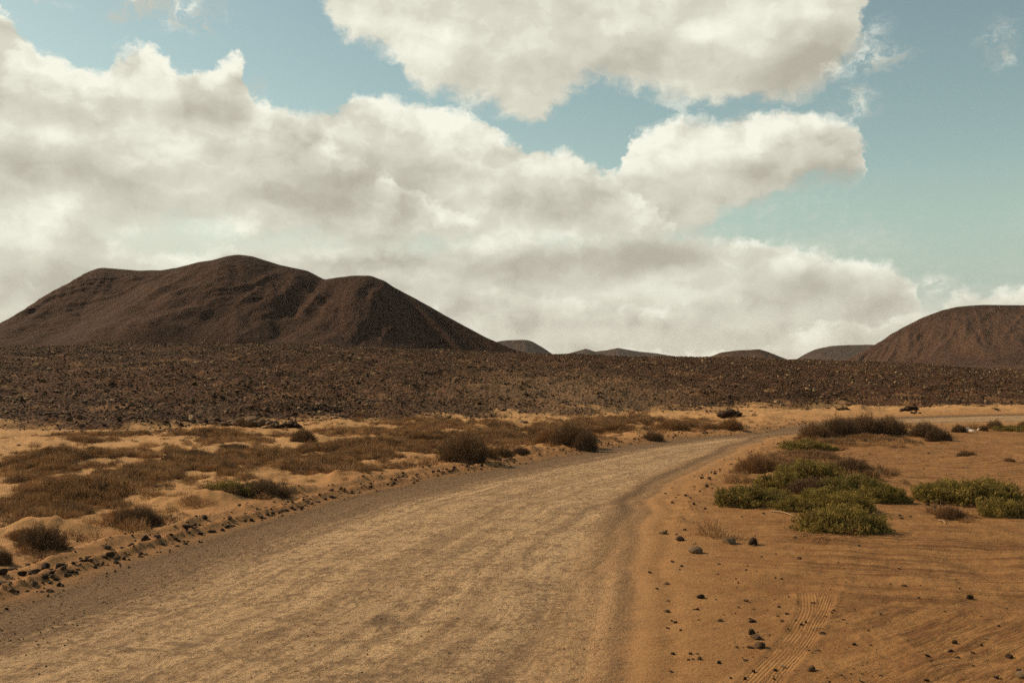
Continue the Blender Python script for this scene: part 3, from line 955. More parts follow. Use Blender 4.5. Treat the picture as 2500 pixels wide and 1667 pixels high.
# loose gravel and clods on road edge and sand
NG = 60000
bt = np.radians(rng.uniform(-31, 31, NG)); rd_ = 7 + 40 * rng.uniform(size=NG) ** 1.9
qx, qy = rd_ * np.sin(bt), rd_ * np.cos(bt)
_, A_ = terrain(qx, qy, full=True)
dlq, drq = A_['dl'], A_['dr']
p_ = np.exp(-((dlq - .42) / .22) ** 2) * .9 + np.exp(-((dlq - .98) / .3) ** 2) * .5 + smooth(-1.9, -.9, dlq) * smooth(.3, 0, dlq) * .45
p_ += np.exp(-((drq - .8) / .5) ** 2) * smooth(13, 18, qy) * .25
p_ += smooth(.3, 1, drq) * (.02 + .08 * np.exp(-((drq - 1.6) / .9) ** 2) * smooth(14, 10, qy)) + smooth(3, 6, drq) * smooth(10.5, 8.5, qy) * .04
p_ += smooth(1.2, 2.5, dlq) * .05 * (fbm(qx * .8, qy * .8, 2, 92) > .1) + smooth(0, -.5, np.maximum(dlq, drq)) * .035
k_ = (rng.uniform(size=NG) < p_)
qx, qy, dlq, drq = qx[k_], qy[k_], dlq[k_], drq[k_]
onroad_ = np.maximum(dlq, drq) < -.1
sz = np.exp(rng.normal(np.log(.0085), .55, len(qx))) * np.where(onroad_, .7, 1.0) * (1 + smooth(12, 30, qy) * 1.0)
sz = np.where((np.abs(dlq - .42) < .3) & (qy > 11), sz * 1.7, sz)
sz = np.clip(sz, .003, np.where(onroad_, .009, .04))
scl = sz[:, None] * rng.uniform(.7, 1.3, (len(sz), 3))
rot = np.stack([rng.normal(0, .4, len(sz)), rng.normal(0, .4, len(sz)), rng.uniform(0, 6.28, len(sz))], 1)
spread('gravel', np.stack([qx, qy, terrain(qx, qy) + sz * .3], 1), scl, rot, rng.choice(7, len(sz), p=PW), small, kind='stuff',
       label='fine loose gravel and clods along the edges of the dirt road', cat='gravel')

SM = {}
for kname, args in dict(angular=dict(flat=.75, cuts=10), slab=dict(flat=.32, cuts=8), round=dict(flat=.66, cuts=2), block=dict(flat=.8, cuts=7, blocky=.35)).items():
    SM[kname] = [stone_mesh('stone_' + kname, 200 + i * 7 + len(kname), **args) for i in range(4)]
STN = [0]


def add_stone(px, py, w, kind='angular', mat=None, label=None, group=None, yaw=None, tall=1.0, sink=.22, pos=None, name='stone'):
    mat = mat or M_dark
    i = STN[0]; STN[0] += 1
    if pos is None:
        x, d, z = at(px, py); r = w / FPX * d / 2
        d += r * .5; z = hz(x, d)
    else:
        x, d, r = pos; z = hz(x, d)
    key = (kind, i % 4, mat.name)
    if key not in SM:
        me = SM[kind][i % 4].copy(); me.materials.append(mat); SM[key] = me
    me = SM[key]
    o = link(name, me, label=label, cat='stone', group=group)
    o.location = (x, d, z + r * (.55 * tall if kind != 'slab' else .25) * (1 - sink * 2))
    o.scale = (r, r, r * tall)
    rr_ = random.Random(i * 13 + 5)
    o.rotation_euler = (rr_.uniform(-.25, .25), rr_.uniform(-.25, .25), rr_.uniform(0, 6.28) if yaw is None else yaw)
    return o


gR = 'loose stones on the orange sand right of the road'
RST = [
 (1699, 1348, 38, 'round', M_grey, 'largest smooth grey boulder on the sand just right of the road', dict(yaw=.1, tall=.95)),
 (1617, 1301, 26, 'slab', M_mid, 'thin flat brown slab close to the road edge left of the wedge stone', {}),
 (1660, 1318, 22, 'angular', M_dark, 'small dark stone between the flat slab and the smooth grey boulder', {}),
 (1780, 1326, 33, 'block', M_grey, 'wedge shaped stone with a bright left face and long shadow', dict(yaw=.2, tall=.7)),
 (1840, 1328, 30, 'angular', M_dark, 'dark angular stone to the right of the wedge shaped stone', {}),
 (1937, 1310, 11, 'round', M_pale, 'tiny cream pebble in front of the nearest green bush', {}),
 (1709, 1457, 22, 'round', M_dark, 'dark rounded stone on the sand straight below the grey boulder', {}),
 (1819, 1465, 13, 'angular', M_mid, 'small brown stone right of the dark rounded one', {}),
 (1832, 1545, 24, 'angular', M_dark, 'dark low stone at the back of the pile of four stones', {}),
 (1842, 1555, 29, 'block', M_mid, 'brown flat topped stone in the middle of the pile of four stones', dict(tall=.7)),
 (1854, 1577, 29, 'angular', M_mid, 'brown pointed stone at the front of the pile of four stones', dict(tall=1.15)),
 (1829, 1577, 17, 'slab', M_dark, 'thin dark stone at the left of the pile of four stones', {}),
 (1834, 1514, 23, 'slab', M_dark, 'flat dark stone just behind the pile of four stones', {}),
 (1977, 1633, 26, 'angular', M_mid, 'lone brown stone near the bottom edge beside the tyre tracks', dict(tall=1.05)),
 (1628, 1490, 14, 'angular', M_mid, None, {}), (1703, 1510, 11, 'angular', M_pale, None, {}), (1647, 1516, 11, 'round', M_dark, None, {}),
 (1638, 1512, 8, 'angular', M_dark, None, {}), (1640, 1592, 12, 'angular', M_dark, None, {}), (1684, 1592, 13, 'angular', M_dark, None, {}),
 (1704, 1605, 16, 'angular', M_mid, None, {}), (1690, 1604, 10, 'slab', M_dark, None, {}), (1678, 1606, 9, 'angular', M_mid, None, {}), (1636, 1634, 12, 'slab', M_dark, None, {}),
 (2204, 1428, 16, 'slab', M_dark, 'small flat dark stone alone in the middle of the smooth sand', {}),
 (2363, 1459, 20, 'angular', M_dark, 'black pointed stone on the open sand at the right', dict(tall=1.2)),
 (1906, 1513, 9, 'angular', M_dark, None, {}), (2055, 1509, 9, 'slab', M_dark, None, {}), (2327, 1566, 17, 'angular', M_dark, 'squat dark stone below the black pointed one', {}),
 (2331, 1601, 18, 'slab', M_dark, 'flat dark stone in the lower right beneath the squat dark one', {}), (2457, 1600, 19, 'angular', M_dark, 'dark stone by the right edge above the grey corner stone', {}),
 (2427, 1650, 17, 'angular', M_dark, 'dark stone left of the grey stone in the bottom right corner', {}),
 (2494, 1650, 34, 'round', M_grey, 'grey stone cut by the frame in the bottom right corner', {}),
 (2481, 1632, 14, 'angular', M_dark, 'small black stone touching the back of the grey corner stone', {}),
 (2369, 1589, 11, 'angular', M_dark, None, {}), (2369, 1619, 9, 'angular', M_dark, None, {}), (2389, 1571, 10, 'angular', M_dark, None, {}), (2082, 1569, 10, 'angular', M_dark, None, {}),
 (1625, 1423, 14, 'slab', M_mid, None, {}), (1602, 1435, 9, 'angular', M_dark, None, {}), (1628, 1464, 12, 'slab', M_mid, None, {}), (1585, 1396, 10, 'angular', M_dark, None, {}),
 (1662, 1380, 9, 'angular', M_mid, None, {}), (1640, 1370, 11, 'angular', M_dark, None, {}), (1657, 1388, 9, 'slab', M_mid, None, {}), (1753, 1375, 10, 'slab', M_mid, None, {}), (1755, 1512, 14, 'slab', M_dark, None, {}),
 (1628, 1529, 11, 'slab', M_dark, None, {}), (1660, 1535, 9, 'angular', M_mid, None, {}), (1750, 1399, 9, 'slab', M_mid, None, {}), (1819, 1390, 7, 'angular', M_dark, None, {}),
 (2004, 1544, 18, 'slab', M_dark, 'small low dark clod just right of the tyre tracks below the pale stick', {}), (1816, 1652, 11, 'angular', M_dark, None, {}), (1817, 1608, 15, 'slab', M_mid, None, {}),
 (1991, 1583, 12, 'slab', M_mid, None, {}), (1971, 1584, 9, 'angular', M_dark, None, {}), (2238, 1457, 8, 'angular', M_dark, None, {}), (2170, 1424, 6, 'angular', M_dark, None, {}), (1905, 1411, 7, 'angular', M_dark, None, {}), (2330, 1412, 8, 'slab', M_mid, None, {}),
 (1862, 1253, 11, 'slab', M_dark, 'small flat dark stone on the sand left of the pale stick', {}), (2197, 1264, 13, 'slab', M_mid, 'small stone on the bare sand between the green bushes', {}), (2195, 1258, 9, 'angular', M_dark, 'tiny dark stone behind the small stone between the green bushes', {}),
 (1720, 1241, 9, 'angular', M_dark, None, {}), (1694, 1231, 11, 'angular', M_mid, None, {}), (1671, 1293, 10, 'angular', M_dark, None, {}), (1838, 1330, 10, 'slab', M_mid, None, {}),
 (1712, 1169, 13, 'angular', M_dark, None, {}), (1724, 1188, 14, 'angular', M_dark, None, {}), (1732, 1170, 9, 'angular', M_mid, None, {}), (1745, 1160, 10, 'angular', M_dark, None, {}), (1735, 1182, 10, 'slab', M_dark, None, {}), (1708, 1200, 9, 'angular', M_mid, None, {}),
 (2150, 1171, 9, 'slab', M_dark, 'small dark stone on the sand behind the yellowish green bushes', {}), (2057, 1098, 9, 'slab', M_dark, None, {}),
]
LMR = [(1699, 1341, 'grey boulder'), (1784, 1325, 'wedge shaped stone'), (1708, 1452, 'dark rounded stone'), (1842, 1560, 'pile of four stones'),
       (1977, 1630, 'lone brown stone'), (2362, 1456, 'black pointed stone'), (2491, 1645, 'grey corner stone'), (1617, 1299, 'thin flat slab'), (1832, 1513, 'flat stone behind the pile'),
       (2004, 1542, 'low clod by the tracks'), (2204, 1427, 'flat stone on smooth sand'), (1819, 1464, 'small brown stone'), (1740, 1170, 'rust brown bush'), (2327, 1565, 'squat dark stone'),
       (2036, 1096, 'tiny round green bush')]
LML = [(270, 1352, 'biggest black stone'), (501, 1260, 'square stone'), (492, 1300, 'upright stone'), (457, 1285, 'broad low stone'), (358, 1320, 'dark earthy lump'),
       (151, 1380, 'chunky clod'), (33, 1438, 'brown rounded stone'), (637, 1259, 'highest rim stone'), (640, 1210, 'long dark bush'), (335, 1275, 'mound bush'), (100, 1335, 'nearest left bush'), (822, 1190, 'pale sand hump'),
       (1132, 1125, 'big dark centre bush')]
WAY = ['right of', 'above and right of', 'above', 'above and left of', 'left of', 'below and left of', 'below', 'below and right of']
USED = {}


def near_label(px, py, w, kd, mt, marks):
    o_ = sorted(marks, key=lambda m: math.hypot(m[0] - px, (m[1] - py) * 1.6))
    size = 'tiny' if w < 9.5 else ('small' if w < 12.5 else ('mid sized' if w < 17 else 'large'))
    tone = 'dark' if mt is M_dark else ('pale' if mt is M_pale else 'brown')
    for m_ in o_[:3]:
        dd = math.hypot(m_[0] - px, m_[1] - py)
        far = 'just ' if dd < 45 else ('' if dd < 110 else 'well ')
        a = int(round(math.atan2(-(m_[1] - py) * -1.0 * -1.0, -(m_[0] - px)) / (math.pi / 4))) % 8
        a = int(round(math.atan2((m_[1] - py), (px - m_[0])) / (math.pi / 4))) % 8
        lb = '%s %s %s stone %s%s the %s' % (size, tone, {'slab': 'flat', 'round': 'round', 'block': 'blocky'}.get(kd, 'angular'), far, WAY[a], m_[2])
        if lb not in USED: break
    USED[lb] = 1
    return lb


for px_, py_, w_, kd_, mt_, lb_, ex_ in RST:
    if lb_ is None:
        if px_ < 1780 and py_ < 1260: lb_, gp_ = 'dark clod of stone in the broken strip along the inner edge of the bend', 'clods along the inner edge of the bend'
        elif px_ < 1780: lb_, gp_ = 'small stone scattered on the sand between the right road edge and the stone pile', 'small stones beside the right road edge'
        else: lb_, gp_ = 'small dark stone scattered over the open sand at the lower right', 'small stones on the open sand'
        add_stone(px_, py_, w_, kd_, mt_, near_label(px_, py_, w_, kd_, mt_, LMR), gp_, **ex_)
    else:
        add_stone(px_, py_, w_, kd_, mt_, lb_, None, **ex_)

BST = [
 (457, 1288, 30, 'slab', M_dark, 'broad low dark stone lying on the pale sand behind the stony rim'),
 (501, 1263, 15, 'block', M_dark, 'dark square stone alone on the pale sand beyond the stony rim'),
 (270, 1355, 24, 'angular', M_dark, 'biggest black stone on the left roadside in front of the pale hollow'),
 (261, 1335, 22, 'slab', M_mid, 'low brown stone just behind the biggest black roadside stone'),
 (492, 1304, 18, 'angular', M_dark, 'dark upright stone on the left roadside rim between two grassy mounds'),
 (115, 1411, 22, 'angular', M_dark, 'dark lumpy stone low on the left roadside near the frame edge'),
 (33, 1441, 18, 'round', M_mid, 'brown rounded stone nearest the left frame edge'),
 (151, 1384, 27, 'angular', M_dark, 'dark chunky clod at the right end of the clod heap on the left'),
 (637, 1262, 16, 'angular', M_mid, 'brownish stone standing highest in the row of rim stones'),
 (358, 1324, 30, 'angular', M_dark, 'dark earthy lump left of a smaller lump behind the road rim'),
 (384, 1315, 25, 'angular', M_dark, 'smaller dark earthy lump right of the larger lump behind the road rim'),
 (86, 1400, 30, 'angular', M_dark, None), (57, 1402, 26, 'angular', M_dark, None), (112, 1388, 30, 'angular', M_dark, None), (8, 1400, 26, 'angular', M_dark, None), (6, 1428, 26, 'angular', M_dark, None),
 (30, 1392, 20, 'angular', M_mid, None), (70, 1378, 18, 'slab', M_mid, None), (130, 1397, 16, 'angular', M_dark, None), (176, 1394, 18, 'slab', M_dark, None), (193, 1388, 12, 'slab', M_mid, None),
 (304, 1364, 14, 'angular', M_dark, None), (290, 1363, 13, 'angular', M_mid, None), (346, 1357, 12, 'slab', M_mid, None), (400, 1329, 12, 'angular', M_dark, None), (438, 1319, 13, 'slab', M_dark, None),
 (455, 1327, 13, 'angular', M_dark, None), (435, 1331, 10, 'slab', M_dark, None), (239, 1376, 17, 'slab', M_mid, None), (522, 1297, 14, 'slab', M_dark, None), (555, 1287, 15, 'angular', M_dark, None), (570, 1283, 13, 'slab', M_mid, None),
 (600, 1272, 13, 'angular', M_mid, None), (614, 1271, 14, 'angular', M_dark, None), (630, 1243, 12, 'angular', M_dark, None), (654, 1256, 12, 'angular', M_dark, None), (666, 1253, 14, 'angular', M_dark, None),
 (689, 1247, 14, 'slab', M_mid, None), (712, 1241, 13, 'angular', M_dark, None), (731, 1237, 12, 'slab', M_dark, None), (760, 1230, 15, 'angular', M_mid, None), (777, 1225, 13, 'slab', M_mid, None), (795, 1219, 11, 'angular', M_dark, None), (811, 1214, 13, 'angular', M_dark, None),
 (180, 1306, 9, 'angular', M_dark, None), (327, 1298, 9, 'angular', M_dark, None), (326, 1306, 8, 'angular', M_dark, None), (481, 1265, 8, 'angular', M_dark, None), (428, 1277, 9, 'angular', M_dark, None), (494, 1322, 9, 'slab', M_dark, None),
 (860, 1200, 9, 'angular', M_dark, None), (905, 1189, 11, 'angular', M_dark, None), (1098, 1149, 11, 'angular', M_dark, None), (1190, 1131, 9, 'angular', M_dark, None), (20, 1420, 15, 'slab', M_mid, None), (95, 1432, 12, 'slab', M_mid, None),
]
for px_, py_, w_, kd_, mt_, lb_ in BST:
    if lb_ is None:
        if px_ < 200 and py_ > 1370: a_ = ('dark crusted clod in the heap beside the road at the left frame edge', 'clod heap at the left frame edge')
        elif px_ > 540: a_ = ('small dark stone in the long row of rim stones along the left road edge', 'row of rim stones along the left road edge')
        else: a_ = ('small stone scattered on the sandy verge before the left mounds', 'small stones on the left verge')
        add_stone(px_, py_, w_, kd_, mt_, near_label(px_, py_, w_, kd_, mt_, LML), a_[1])
    else: add_stone(px_, py_, w_, kd_, mt_, lb_)

# larger stones that stand out of the lava slope
LMS = [(1787, 1015, 'craggy outcrop'), (600, 1040, 'long lava ledge'), (705, 1042, 'smaller ledge'), (420, 1052, 'broken ledge'), (1988, 915, 'black rock pair'),
       (2226, 1000, 'flat dark rocks'), (2060, 1000, 'ledge above bend'), (2427, 1000, 'sand hump rock'), (1270, 1032, 'low middle rocks'), (2010, 879, 'skyline rocks')]
cnt = 0
zones = [(0, 620, 'left'), (620, 1250, 'middle left'), (1700, 2120, 'right of middle'), (2120, 2500, 'right')]
while cnt < 165:
    zi = random.choice([0, 0, 0, 1, 1, 2, 2, 2, 3])
    p0, p1, _ = zones[zi]
    px_ = random.uniform(p0, p1)
    sdist = abs(random.gauss(0, 1)) * (9 if zi != 2 else 13) + .6
    db_ = CAMZ * FPX / (np.interp(px_, LB[:, 0], LB[:, 1]) - HOR)
    y_ = db_ + sdist; x_ = (px_ - 1250) / FPX * y_
    pale_ = random.random() < .22
    r_ = random.uniform(.075, .15) * (1 + sdist * .02)
    kd_ = random.choice(['angular', 'angular', 'block', 'slab'])
    mt_ = M_pale if pale_ and random.random() < .5 else (M_grey if pale_ else M_mid)
    lab = '%s %s %s stone on dark slope, %s, %s' % ('larger' if r_ > .125 else 'smaller', {'weathered_pale': 'pale', 'grey_boulder': 'greyish', 'basalt_brown': 'dark brown'}[mt_.name],
          {'angular': 'angular', 'block': 'blocky', 'slab': 'flat'}[kd_], 'at its foot' if sdist < 5 else ('partway up' if sdist < 13 else 'high up'),
          ['below large hill', 'left of centre', 'above the bend', 'far right'][zi])
    if lab in USED:
        pv_ = HOR + (CAMZ - hz(x_, y_)) * FPX / y_
        head, lev = lab.split(' on dark slope, ')[0], lab.split(', ')[1]
        for m_ in sorted(LMS, key=lambda m: math.hypot(m[0] - px_, (m[1] - pv_) * 1.5)):
            w8 = WAY[int(round(math.atan2(m_[1] - pv_, px_ - m_[0]) / (math.pi / 4))) % 8]
            fr = '' if math.hypot(m_[0] - px_, m_[1] - pv_) < 120 else 'well '
            lab = '%s %s, %s%s %s' % (head, lev, fr, w8, m_[2])
            if lab not in USED: break
    USED[lab] = 1
    add_stone(0, 0, 0, kd_, mt_, lab, 'stones standing out of the dark lava slope', pos=(x_, y_, r_), sink=.1)
    cnt += 1


def outcrop(px, py, w, h, n, seed, label, mat=None):
    """a craggy lump of welded lava: several blocks merged into one body"""
    x, d, z = at(px, py)
    r = w / FPX * d / 2; hh = h / FPX * d
    rr = random.Random(seed)
    bm = bmesh.new()
    for i in range(n * 2):
        me = SM['angular'][i % 4] if i % 3 else SM['slab'][i % 4]
        u = rr.uniform(-1, 1); s_ = rr.uniform(.16, .42) * min(r, hh * 1.7)
        top_ = hh * (1 - .45 * abs(u)) * rr.uniform(.5, 1.0)
        T = Matrix.Translation((u * r * .85, rr.uniform(0, .8) * r * .6, max(top_ - s_ * .5, s_ * .2))) @ Matrix.Rotation(rr.uniform(0, 6.3), 4, 'Z') @ Matrix.Diagonal((s_, s_, s_ * rr.uniform(.7, 1.1), 1))
        k0 = len(bm.verts); bm.from_mesh(me)
        bm.verts.ensure_lookup_table()
        for v in bm.verts[k0:]: v.co = T @ v.co
    me = bpy.data.meshes.new('lava_outcrop'); bm.to_mesh(me); bm.free()
    o = link('lava_outcrop', me, mat or (M_mid if w > 100 else M_dark), label=label, cat='rock')
    o.location = (x, d + r * .3, z - .02)
    return o


outcrop(1787, 1021, 66, 26, 15, 1, 'black craggy lava outcrop on the sand beyond the left side of the bend')
outcrop(600, 1046, 150, 26, 26, 2, 'long dark ledge of lava blocks at the foot of the slope left of centre')
outcrop(705, 1046, 60, 18, 12, 3, 'smaller lava ledge just right of the long ledge left of centre')
outcrop(420, 1056, 130, 12, 16, 4, 'low broken lava ledge where the slope meets sand at the left')
outcrop(1988, 918, 62, 22, 14, 5, 'pitch black pair of rocks high on the slope right of centre')
outcrop(2004, 904, 44, 18, 8, 6, 'round black rock just above the pitch black pair on the slope')
outcrop(2226, 1003, 55, 15, 11, 7, 'dark flat rocks beside the far stretch of road')
outcrop(2238, 1010, 26, 11, 5, 8, 'small dark rock nearest the far stretch of road')
outcrop(2060, 1003, 40, 12, 8, 9, 'small lava ledge above the bend behind the big dark bush')
outcrop(2427, 1003, 24, 9, 5, 10, 'single dark rock on the sand hump at the far right')
outcrop(1999, 880, 20, 8, 5, 11, 'left one of two small rocks on the skyline of the slope')
outcrop(2021, 881, 20, 8, 5, 12, 'right one of two small rocks on the skyline of the slope')
outcrop(1270, 1035, 40, 8, 6, 13, 'low dark rocks at the edge of sand and slope near the middle')

add_stone(2363, 1052, 10, 'block', M_white, 'whitish upright stone right of the small round dark bush', tall=1.7)
add_stone(2374, 1053, 18, 'slab', M_white, 'flat white scrap lying between the two pale stones at the right')
add_stone(2388, 1051, 9, 'block', M_white, 'small whitish stone right of the flat white scrap', tall=1.4)

# ------------------------------------------------------------------ plants
def leaf_mat(name, a, b, c3, transl=.0):
    m, q = new_mat(name)
    t = q.attr('tint'); oi = q.node('ShaderNodeObjectInfo'); rnd = S(q, oi.outputs['Random'])
    c = q.mix(q.sstep(0., .6, t), a, b)
    c = q.mix(q.sstep(.5, .95, t) * .85, c, c3)
    c = q.mul(c, q.mix(rnd, (.82, .82, .82), (1.18, 1.14, 1.05)))
    b_ = q.node('ShaderNodeBsdfPrincipled'); q.put(b_.inputs['Base Color'], c)
    b_.inputs['Roughness'].default_value = .75; b_.inputs['Specular IOR Level'].default_value = .2
    tr = q.node('ShaderNodeBsdfTranslucent'); q.put(tr.inputs['Color'], c)
    mx = q.node('ShaderNodeMixShader'); mx.inputs[0].default_value = transl
    m.node_tree.links.new(b_.outputs[0], mx.inputs[1]); m.node_tree.links.new(tr.outputs[0], mx.inputs[2])
    o = q.node('ShaderNodeOutputMaterial'); m.node_tree.links.new(mx.outputs[0], o.inputs[0])
    return m


M_twig = leaf_mat('dry_twig', (0.115, 0.060, 0.027), (0.195, 0.106, 0.048), (0.33, 0.195, 0.095), .25)
M_twigd = leaf_mat('dark_twig', (0.065, 0.038, 0.021), (0.115, 0.068, 0.036), (0.23, 0.145, 0.075), .15)
M_straw = leaf_mat('straw', (0.23, 0.125, 0.052), (0.32, 0.185, 0.080), (0.42, 0.265, 0.13), .2)
M_green = leaf_mat('green_leaf', (0.088, 0.072, 0.020), (0.165, 0.128, 0.036), (0.44, 0.33, 0.095), .3)  # third tone puts sunlit highlights into the leaf colour
M_ygreen = leaf_mat('yellow_green_leaf', (0.100, 0.086, 0.022), (0.190, 0.152, 0.040), (0.34, 0.250, 0.075), .3)  # palest tone again stands for sun on the leaves, as colour
M_wood = leaf_mat('woody', (0.07, 0.042, 0.024), (0.12, 0.075, 0.042), (0.22, 0.15, 0.085), 0)


def dome_r(phi, th, seed, rag):
    """outline of an uneven low dome, unit radius"""
    x = np.cos(phi) * np.cos(th); y = np.sin(phi) * np.cos(th); z = np.sin(th)
    n = fbm(x * 2.2 + seed * 3.1, y * 2.2 + z * 2.4, 3, 140 + seed)
    return 1 + rag * n


def ribbons(P0, P1, w, rg, bend=0.0):
    """thin blades from P0 to P1; two quads each when bent"""
    n = len(P0)
    dv = P1 - P0
    side = np.cross(dv, rg.normal(size=(n, 3))); side /= np.linalg.norm(side, axis=1)[:, None] + 1e-9
    if np.ndim(w) == 0: w = np.full(n, w)
    sw = side * w[:, None] / 2
    if bend:
        mid = (P0 + P1) / 2 + rg.normal(size=(n, 3)) * np.linalg.norm(dv, axis=1)[:, None] * bend
        V = np.stack([P0 - sw, P0 + sw, mid + sw * .8, mid - sw * .8, P1 + sw * .3, P1 - sw * .3], 1).reshape(-1, 3)
        b = np.arange(n)[:, None] * 6
        F = np.concatenate([b + np.array([0, 1, 2, 3]), b + np.array([3, 2, 4, 5])])
        return V, F, 6
    V = np.stack([P0 - sw, P0 + sw, P1 + sw * .35, P1 - sw * .35], 1).reshape(-1, 3)
    return V, np.arange(n)[:, None] * 4 + np.arange(4), 4


def dry_foliage(name, seed, n=3200, h=.62, wid=.011, up=.5, rag=.28, ln=(.12, .28)):
    rg = np.random.default_rng(seed)
    phi = rg.uniform(0, 2 * np.pi, n); th = np.arcsin(rg.uniform(0.0, 1, n))
    rr = dome_r(phi, th, seed, rag) * rg.uniform(.35, 1.0, n) ** .55
    dirn = np.stack([np.cos(phi) * np.cos(th), np.sin(phi) * np.cos(th), np.sin(th)], 1)
    base = dirn * rr[:, None]; base[:, 2] *= h
    dv = dirn * .8 + rg.normal(size=(n, 3)) * .55 + np.array([0, 0, up])
    dv /= np.linalg.norm(dv, axis=1)[:, None]
    l = rg.uniform(*ln, n)
    V, F, k = ribbons(base - dv * l[:, None] * .5, base + dv * l[:, None] * .5, wid * rg.uniform(.5, 1.3, n), rg, .08)
    V[:, 2] = np.maximum(V[:, 2], -.06)
    tint = np.repeat(np.clip(rg.uniform(0, 1, n) * .8 + .25 * (rr * np.sin(th)), 0, 1), k)
    return make_mesh(name, V, F, dict(tint=tint), smooth_shade=False)


def stems(name, seed, n=90, h=.5, wid=.018, reach=.85):
    rg = np.random.default_rng(seed)
    phi = rg.uniform(0, 2 * np.pi, n); th = rg.uniform(.15, 1.4, n)
    tip = np.stack([np.cos(phi) * np.cos(th), np.sin(phi) * np.cos(th), np.sin(th) * h], 1) * rg.uniform(.5, reach, n)[:, None]
    r0 = np.stack([np.cos(phi) * .12, np.sin(phi) * .12, np.full(n, -.05)], 1) * rg.uniform(0, 1, n)[:, None]
    V, F, k = ribbons(r0, tip, wid, rg, .10)
    return make_mesh(name, V, F, dict(tint=np.repeat(rg.uniform(0, 1, n), k)), smooth_shade=False)


def green_foliage(name, seed, n=2600, h=.46, rag=.50, leaf=.030, ln=.085):
    rg = np.random.default_rng(seed)
    phi = rg.uniform(0, 2 * np.pi, n); th = np.arcsin(rg.uniform(0.0, 1, n))
    rr = dome_r(phi, th, seed, rag) * rg.uniform(.5, 1.0, n) ** .4
    dirn = np.stack([np.cos(phi) * np.cos(th), np.sin(phi) * np.cos(th), np.sin(th)], 1)
    base = dirn * rr[:, None]; base[:, 2] *= h
    ax = dirn * .55 + rg.normal(size=(n, 3)) * .28 + np.array([0, 0, .75]); ax /= np.linalg.norm(ax, axis=1)[:, None]
    nl = 10
    t = (np.arange(nl) + .5) / nl
    L = ln * rg.uniform(.7, 1.4, n)
    bp = base[:, None] + ax[:, None] * (t[None, :, None] - .3) * L[:, None, None]
    lv_ = rg.normal(size=(n, nl, 3)); lv_ -= (lv_ * ax[:, None]).sum(-1, keepdims=True) * ax[:, None]
    lv_ /= np.linalg.norm(lv_, axis=-1, keepdims=True); lv_ = lv_ + ax[:, None] * .7
    ll = leaf * rg.uniform(.6, 1.3, (n, nl, 1))
    A = bp.reshape(-1, 3); B = (bp + lv_ * ll).reshape(-1, 3)
    V, F, k = ribbons(A, B, leaf * .62 * rg.uniform(.7, 1.2, len(A)), rg)
    # leaves keep their width to the tip
    V[:, 2] = np.maximum(V[:, 2], -.05)
    cl = np.clip(.5 + .55 * fbm(base[:, 0] * 3 + seed, base[:, 1] * 3, 2, 150) + rg.normal(0, .18, n), 0, 1)
    tint = np.clip(np.repeat(cl, nl) * .6 + rg.uniform(0, .45, n * nl) + (np.tile(t, n) - .5) * .2, 0, 1)
    return make_mesh(name, V, F, dict(tint=np.repeat(tint, k)), smooth_shade=False)


FOL = {}
for kd, mt in (('twig', M_twig), ('dark', M_twigd), ('straw', M_straw)):
    FOL[kd] = []
    for i in range(3):
        me = dry_foliage('foliage', 300 + i + len(kd) * 10, n=5600 if kd != 'straw' else 1500, up=.25 if kd != 'straw' else .9, wid=.010)
        me.materials.append(mt); FOL[kd].append(me)
for kd, mt in (('green', M_green), ('ygreen', M_ygreen)):
    FOL[kd] = []
    for i in range(3):
        me = green_foliage('foliage', 330 + i + len(kd) * 10); me.materials.append(mt); FOL[kd].append(me)
STM = [stems('stem', 360 + i) for i in range(2)]
for s_ in STM: s_.materials.append(M_wood)
BR = [0]


def shrub(px, py, w, h, kd, label, name=None, group=None, k=.62, dz=0.0):
    i = BR[0]; BR[0] += 1
    x, d, z = at(px, py)
    r = w / FPX * d / 2
    ry = r * k
    yc = d + ry * .85
    xc = (px - 1250) / FPX * yc
    zc = hz(xc, yc)
    top = CAMZ + (HOR - (py - h)) / FPX * yc
    H = max(top - zc, .22 * r, .10)
    e = bpy.data.objects.new(name or ('green_shrub' if 'green' in kd else 'dry_shrub'), None)
    COL.objects.link(e)
    e.empty_display_size = .2
    e.location = (xc, yc, zc - .02 + dz); e['label'] = label; e['category'] = 'shrub'
    if group: e['group'] = group
    e.scale = (r * (1.12 if 'green' in kd else 1), ry * (1.15 if 'green' in kd else 1), H / (.62 if 'green' in kd else .58))
    rr_ = random.Random(i)
    f = link('foliage', FOL[kd][i % 3], parent=e); f.rotation_euler = (0, 0, 0)
    f.scale = (rr_.choice((-1, 1)) * .97, rr_.choice((-1, 1)) * .97, 1)
    s = link('stem', STM[i % 2], parent=e)
    return e


